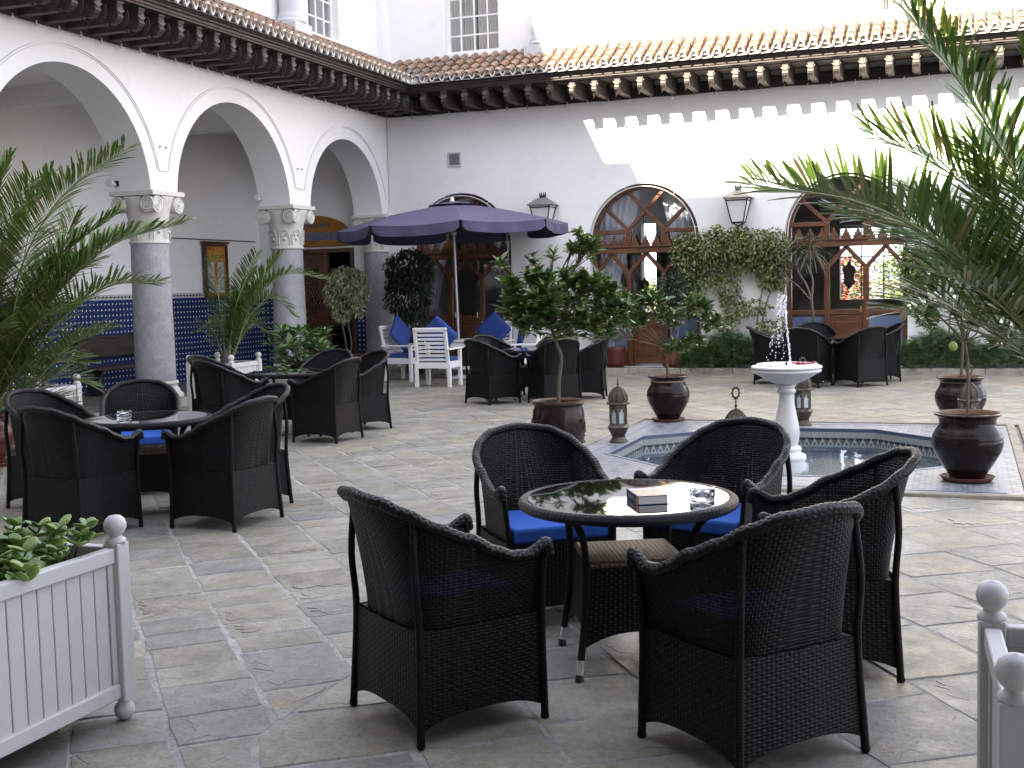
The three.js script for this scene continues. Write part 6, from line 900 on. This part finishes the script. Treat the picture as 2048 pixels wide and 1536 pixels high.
// palms
function palm(label, pos, fronds, o) {
  srand(o.seed); const t = thing('palm', label, 'palm', pos), rel = (p) => V(p[0] - pos[0], p[1] - pos[1], p[2] - pos[2]);
  const seg = grid(2, 5, (u, v) => { const w = o.w * Math.pow(Math.sin(Math.PI * (0.1 + 0.9 * Math.pow(1 - v, 0.75))), 0.8), x = (u - 0.5) * w; return [x, Math.abs(x) * 0.7 - 0.10 * v * v * o.sag, v]; });
  obj('crown_base', [lathe([[0, 0], [o.tr, 0], [o.tr * 1.1, o.th * 0.6], [o.tr * 0.8, o.th], [0, o.th]], 12).translate(0, o.ty, 0)], M.bark, t);
  let budget = 290;
  fronds.forEach((pts, fi) => {
    const c = new THREE.CatmullRomCurve3(pts.map(rel)), f = part('frond', t), L = c.getLength(), n = Math.round(L / o.step), list = [];
    obj('rachis', taper(c.getPoints(16), o.rr, o.rr * 0.25, 24, 6), o.stem, f);
    const vw = CAM.clone().sub(V(...pos)).normalize(), flat0 = R(-0.5, 0.5);
    for (let i = 0; i <= n; i++) {
      const s = i / n; if (s < o.bare) continue; const P = c.getPointAt(s), Tn = c.getTangentAt(s); let N = UP.clone().addScaledVector(vw, flat0 * 0.6).addScaledVector(Tn, -UP.dot(Tn)).normalize(); const B = Tn.clone().cross(N).normalize(); N = B.clone().cross(Tn);
      const q = (s - o.bare) / (1 - o.bare), len = o.len * Math.min(1, 0.45 + 2.4 * q) * (1 - 0.55 * Math.pow(q, 3)) * R(0.88, 1.1), fwd = mixf(0.45, 1.3, q) + R(-0.12, 0.12);
      for (const sd of [-1, 1]) { if (rnd() < 0.05) continue; const d = B.clone().multiplyScalar(sd).addScaledVector(Tn, fwd).addScaledVector(N, 0.45 + R(-0.4, 0.4)); const m = leafMatrix(P, d, R(-0.5, 0.5), 1); m.scale(V(1, len, len)); list.push(m); }
    }
    leaves(f, list, seg, o.mats, 0, 'leaflet'); f.userData.leafletList = undefined; delete f.userData.leafletList;
    if (o.single && o.single.includes(fi)) { // leaflets of the most visible fronds one by one
      f.children.filter((k) => k.isInstancedMesh).forEach((k) => { f.remove(k); }); for (const m of list) { if (budget-- > 0) { const l = obj('leaflet', seg, o.mats[Math.floor(rnd() * o.mats.length)], f); m.decompose(l.position, l.quaternion, l.scale); } else (f.userData.rest ||= []).push(m); }
      if (f.userData.rest) { const r = f.userData.rest; delete f.userData.rest; leaves(f, r, seg, o.mats, 0); }
    }
  });
  return t;
}
const palmM = [leafM([0.12, 0.195, 0.032], 0.45, 0.42), leafM([0.155, 0.235, 0.04], 0.45, 0.42), leafM([0.085, 0.15, 0.028], 0.42, 0.42)], palmDry = leafM([0.3, 0.22, 0.09], 0.7, 0.2), palmStem = mat([0.16, 0.19, 0.07], 0.5);
const fan = (base, n, o) => Array.from({ length: n }, () => { const a = R(0, 6.28), e = R(0.2, 1.2), L = R(0.8, 1.1) * o.L, d = V(Math.cos(a), 0, Math.sin(a)); return [0, 0.4, 0.75, 1].map((t) => [base[0] + d.x * L * t * Math.cos(e * (1 - t * 0.5)), base[1] + L * (Math.sin(e) * t - 0.45 * t * t), base[2] + d.z * L * t * Math.cos(e * (1 - t * 0.5))]); });
palm('large near palm whose long fronds reach in from the right edge', [11.24, 0.5, 15.47],
  [[[11.24, 1.17, 15.47], [11.1, 1.88, 15.6], [10.81, 2.45, 15.77], [10.52, 2.87, 15.95]], [[11.24, 1.17, 15.47], [10.7, 1.77, 15.85], [10.32, 1.99, 16.17], [9.89, 2.07, 16.51]], [[11.23, 1.22, 15.47], [10.93, 1.92, 15.44], [10.65, 2.2, 15.41], [10.31, 2.39, 15.39]], [[11.24, 1.16, 15.47], [10.86, 1.62, 15.54], [10.61, 1.85, 15.57], [10.2, 1.97, 15.65]], [[11.24, 1.17, 15.47], [11.05, 1.62, 15.36], [10.95, 1.98, 15.22], [10.83, 2.33, 15.09]], [[11.24, 1.12, 15.47], [11.0, 1.43, 15.67], [10.8, 1.6, 15.85], [10.64, 1.66, 16.02]], [[11.26, 1.17, 15.46], [11.15, 1.52, 15.72], [11.08, 1.8, 15.96], [11.03, 2.01, 16.19]], [[11.28, 1.17, 15.46], [11.29, 1.76, 15.24], [11.23, 2.28, 15.05], [11.09, 2.75, 14.89]], [[11.24, 1.15, 15.47], [10.94, 1.52, 15.34], [10.7, 1.78, 15.18], [10.41, 1.88, 15.03]], [[11.24, 1.17, 15.47], [11.15, 1.7, 15.3], [11.0, 2.1, 15.1], [10.8, 2.35, 14.9]], [[11.24, 1.17, 15.47], [10.95, 1.6, 15.2], [10.7, 1.95, 14.95], [10.45, 2.15, 14.7]], [[11.24, 1.1, 15.47], [10.9, 1.35, 15.3], [10.65, 1.5, 15.1], [10.45, 1.45, 14.9]], [[11.3, 1.2, 15.4], [11.7, 1.9, 15.4], [12.1, 2.3, 15.5], [12.5, 2.3, 15.6]], [[11.3, 1.2, 15.4], [11.6, 1.8, 15.8], [11.9, 2.1, 16.1], [12.2, 2.0, 16.4]]],
  { seed: 71, w: 0.019, len: 0.42, step: 0.0165, sag: 1, tr: 0.09, th: 0.75, ty: 0, rr: 0.011, bare: 0.12, stem: palmStem, mats: [...palmM, ...palmM, ...palmM, palmM[0], palmDry], single: [0, 1, 2] });
palm('large palm filling the left edge, its fronds arching in front of the nearer column', [1.72, 0.45, 12.7],
  [[[1.75, 0.5, 12.7], [2.25, 1.92, 12.68], [2.78, 2.6, 12.66], [3.46, 2.99, 12.59]], [[1.75, 0.5, 12.7], [2.32, 1.57, 12.41], [2.9, 2.15, 12.12], [3.49, 2.34, 11.83]], [[1.75, 0.5, 12.7], [2.42, 1.33, 12.51], [3.01, 1.74, 12.36], [3.47, 1.76, 12.26]], [[1.75, 0.5, 12.69], [1.75, 1.83, 12.62], [1.84, 2.61, 12.52], [1.95, 3.01, 12.41]], [[1.75, 0.5, 12.7], [2.01, 1.18, 12.42], [2.16, 1.82, 12.18], [2.32, 2.47, 11.95]], [[1.74, 0.5, 12.7], [2.33, 0.85, 12.65], [2.78, 1.19, 12.66], [3.19, 1.31, 12.69]], [[1.74, 0.5, 12.7], [2.08, 0.75, 12.46], [2.34, 0.85, 12.26], [2.51, 0.76, 12.09]], [[1.72, 0.5, 12.7], [2.12, 1.15, 12.8], [2.46, 1.82, 12.92], [2.75, 2.31, 13.07]], [[1.74, 0.5, 12.7], [2.24, 0.62, 12.72], [2.65, 0.6, 12.78], [3.0, 0.46, 12.86]], [[1.75, 0.5, 12.7], [2.07, 1.43, 12.32], [2.36, 2.02, 11.97], [2.6, 2.27, 11.63]], [[1.74, 0.5, 12.7], [1.87, 0.83, 12.43], [2.02, 0.96, 12.16], [2.17, 1.0, 11.89]], [[1.72, 0.5, 12.7], [1.9, 1.3, 12.8], [2.1, 2.0, 12.95], [2.3, 2.4, 13.1]], [[1.7, 0.5, 12.7], [1.3, 1.5, 12.8], [0.9, 2.1, 12.9], [0.5, 2.2, 13.0]], [[1.72, 0.5, 12.72], [1.8, 1.2, 13.1], [1.85, 1.6, 13.5], [1.95, 1.7, 13.9]], [[1.75, 0.5, 12.7], [1.95, 1.5, 12.75], [2.2, 2.3, 12.8], [2.6, 2.75, 12.85]], [[1.75, 0.5, 12.7], [2.05, 1.25, 12.6], [2.45, 1.75, 12.5], [2.95, 2.0, 12.45]], [[1.75, 0.5, 12.7], [2.1, 1.0, 12.75], [2.5, 1.4, 12.8], [2.95, 1.55, 12.9]], [[1.73, 0.5, 12.7], [1.85, 1.6, 12.6], [2.0, 2.3, 12.4], [2.25, 2.85, 12.2]], [[1.75, 0.5, 12.7], [2.0, 1.0, 12.95], [2.3, 1.3, 13.2], [2.65, 1.4, 13.45]], [[1.75, 0.5, 12.7], [2.0, 0.85, 12.6], [2.3, 1.05, 12.5], [2.7, 1.0, 12.4]], [[1.75, 0.5, 12.7], [2.1, 1.45, 12.5], [2.5, 2.1, 12.3], [2.95, 2.45, 12.1]], [[1.72, 0.5, 12.7], [1.8, 1.0, 12.9], [1.95, 1.35, 13.1], [2.2, 1.5, 13.3]]],
  { seed: 72, w: 0.019, len: 0.41, step: 0.014, sag: 1, tr: 0.12, th: 0.3, ty: 0, rr: 0.014, bare: 0.2, stem: palmStem, mats: [...palmM, ...palmM, ...palmM, palmM[0], palmDry], single: [0, 1] });
palm('small feathery palm growing in the white planter before the second arch', [1.15, 0.55, 7.62],
  [[[1.15, 0.6, 7.63], [1.06, 1.41, 7.59], [0.98, 1.83, 7.55], [0.9, 2.11, 7.51]], [[1.17, 0.6, 7.63], [1.33, 1.41, 7.64], [1.51, 1.82, 7.64], [1.72, 2.18, 7.63]], [[1.17, 0.6, 7.62], [1.37, 1.41, 7.44], [1.56, 1.82, 7.27], [1.75, 2.15, 7.09]], [[1.19, 0.6, 7.62], [1.57, 1.54, 7.51], [2.03, 1.89, 7.37], [2.47, 1.82, 7.24]], [[1.18, 0.6, 7.62], [1.56, 1.34, 7.62], [1.93, 1.57, 7.63], [2.26, 1.33, 7.64]], [[1.15, 0.6, 7.63], [1.24, 1.27, 7.45], [1.35, 1.61, 7.27], [1.58, 1.82, 7.04]], [[1.15, 0.6, 7.63], [0.98, 1.07, 7.62], [0.85, 1.21, 7.6], [0.71, 1.14, 7.58]], [[1.19, 0.6, 7.62], [1.32, 1.06, 7.46], [1.43, 1.19, 7.31], [1.54, 1.08, 7.17]], [[1.15, 0.6, 7.63], [1.2, 1.3, 7.5], [1.3, 1.7, 7.35], [1.4, 1.95, 7.2]]],
  { seed: 73, w: 0.017, len: 0.3, step: 0.013, sag: 1, tr: 0.08, th: 0.3, ty: 0, rr: 0.012, bare: 0.22, stem: palmStem, mats: [leafM([0.1, 0.165, 0.034], 0.42, 0.35), leafM([0.135, 0.205, 0.042], 0.42, 0.35)] });
// jade plant in the front left planter, with a dried flower stalk
{
  srand(81); const t = thing('jade_plant', 'bright green jade plant with round fleshy leaves in the left foreground planter', 'plant', [7.3, 0.55, 18.6]), st = [], L = [];
  const lg = (() => { const g = new THREE.SphereGeometry(1, 10, 8); g.scale(0.016, 0.004, 0.021).translate(0, 0, 0.02); const p = g.attributes.position; for (let i = 0; i < p.count; i++) p.setY(i, p.getY(i) + 6 * p.getX(i) ** 2 + 2 * (p.getZ(i) - 0.02) ** 2); g.computeVertexNormals(); return prep(g); })();
  for (let k = 0; k < 70; k++) { const x = R(-0.34, 0.34), z = R(-0.34, 0.34), h = R(0.07, 0.21) + (rnd() < 0.15 ? 0.05 : 0), e = V(x + R(-0.06, 0.08), h, z + R(-0.06, 0.06)); st.push(taper([[x, 0, z], [x + R(-0.03, 0.03), h * 0.5, z], e], 0.006, 0.004, 5, 5)); for (let i = 0; i < 8; i++) { const a = i * 1.57 + R(-0.4, 0.4) + (i > 3 ? 0.8 : 0), y = -Math.floor(i / 4) * 0.035; L.push(leafMatrix(e.clone().add(V(0, y, 0)), V(Math.cos(a), R(0.2, 0.9), Math.sin(a)), R(-0.4, 0.4), R(1.1, 1.8))); } }
  obj('stems', st, M.bark, t); leaves(t, L, lg, [leafM([0.18, 0.28, 0.055], 0.35, 0.12), leafM([0.25, 0.36, 0.08], 0.35, 0.12), leafM([0.12, 0.21, 0.05], 0.35, 0.12)], 298);
  const s = []; for (const [x, z] of [[-0.1, -0.22], [-0.2, -0.25], [-0.16, -0.15]]) { s.push(taper([[x, 0, z], [x + 0.01, 0.2, z], [x + 0.02, 0.3, z]], 0.003, 0.0015, 6, 4)); for (let i = 0; i < 22; i++) { const a = R(0, 6.28), q = R(0.01, 0.05), y = R(0.27, 0.36); s.push(tube([[x + 0.02, 0.26, z], [x + 0.02 + q * Math.cos(a), y, z + q * Math.sin(a)]], 0.0012, 2, 3), ball(0.006, x + 0.02 + q * Math.cos(a), y, z + q * Math.sin(a), 5)); } }
  obj('dried_flower_stalks', s, mat([0.22, 0.1, 0.07], 0.9), t);
  srand(83); const u = thing('low_shrub', 'low dark green shrub in the planter at the right edge', 'shrub', [11.19, 0.55, 18.8]), L2 = []; for (let i = 0; i < 260; i++) { const a = R(0, 6.28), q = Math.sqrt(rnd()) * 0.26; L2.push(leafMatrix(V(q * Math.cos(a), R(0, 0.12), q * Math.sin(a)), V(Math.cos(a), R(0, 1.2), Math.sin(a)), R(-0.6, 0.6), R(0.6, 1))); } leaves(u, L2, leafGeo(0.06, 0.028), citrusM, 200);
  srand(84); const w = thing('low_shrub', 'low shrub with rusty flowers in the planter behind the large palm', 'shrub', [1.34, 0.55, 11.6]), L3 = []; for (let i = 0; i < 200; i++) { const a = R(0, 6.28), q = Math.sqrt(rnd()) * 0.26; L3.push(leafMatrix(V(q * Math.cos(a), R(0, 0.16), q * Math.sin(a)), V(Math.cos(a), R(0, 1.2), Math.sin(a)), R(-0.6, 0.6), R(0.6, 1))); } leaves(w, L3, leafGeo(0.06, 0.028), [citrusM[0], citrusM[2], mat([0.2, 0.09, 0.06], 0.8, { side: THREE.DoubleSide })], 0);
}
// sunlit garden beyond the restaurant
{
  const gm = [leafM([0.13, 0.19, 0.04], 0.6), leafM([0.19, 0.25, 0.06], 0.6), leafM([0.09, 0.14, 0.035], 0.6)], red = [mat([0.5, 0.035, 0.02], 0.8, { side: THREE.DoubleSide }), leafM([0.1, 0.16, 0.04], 0.6)];
  bushy('garden_tree', 'bright green sunlit tree in the garden seen through the right arched door', [9.0, 0, -19.5], { seed: 85, len: 0.12, wid: 0.07, sr: 0.05, droop: 0.1, mats: gm, stems: [[[0, 0, 0], [0.1, 1.2, 0], [-0.1, 2.2, 0]], [[0, 0.6, 0], [0.6, 1.6, 0], [0.9, 2.4, 0]]], lobes: [[0.2, 1.5, 0, 1.0, 1.0, 0.8, 1500], [-0.8, 1.2, 0, 0.9, 1.0, 0.8, 1200], [0.8, 1.1, 0, 0.9, 1.0, 0.8, 1200], [0.1, 2.3, 0, 0.6, 0.5, 0.6, 500]] });
  bushy('bougainvillea', 'red flowering bush in the garden seen through the middle pane of the right arched door', [7.2, 0, -18.6], { seed: 86, cat: 'shrub', len: 0.13, wid: 0.1, sr: 0.04, droop: 0.1, mats: red, stems: [[[0, 0, 0], [0.1, 0.8, 0], [0, 1.6, 0]]], lobes: [[0, 1.3, 0, 0.7, 1.0, 0.6, 1300], [-0.6, 0.9, 0, 0.6, 0.8, 0.6, 800]] });
  bushy('garden_hedge', 'green hedge in the garden seen through the middle arched door', [1.4, 0, -19], { seed: 87, cat: 'hedge', len: 0.13, wid: 0.08, sr: 0.05, droop: 0.1, mats: gm, stems: [[[0, 0, 0], [0.1, 1, 0], [0, 2, 0]]], lobes: [[0, 0.9, 0, 1.6, 0.9, 0.7, 1800]] });
}
renderer.render(scene, camera);
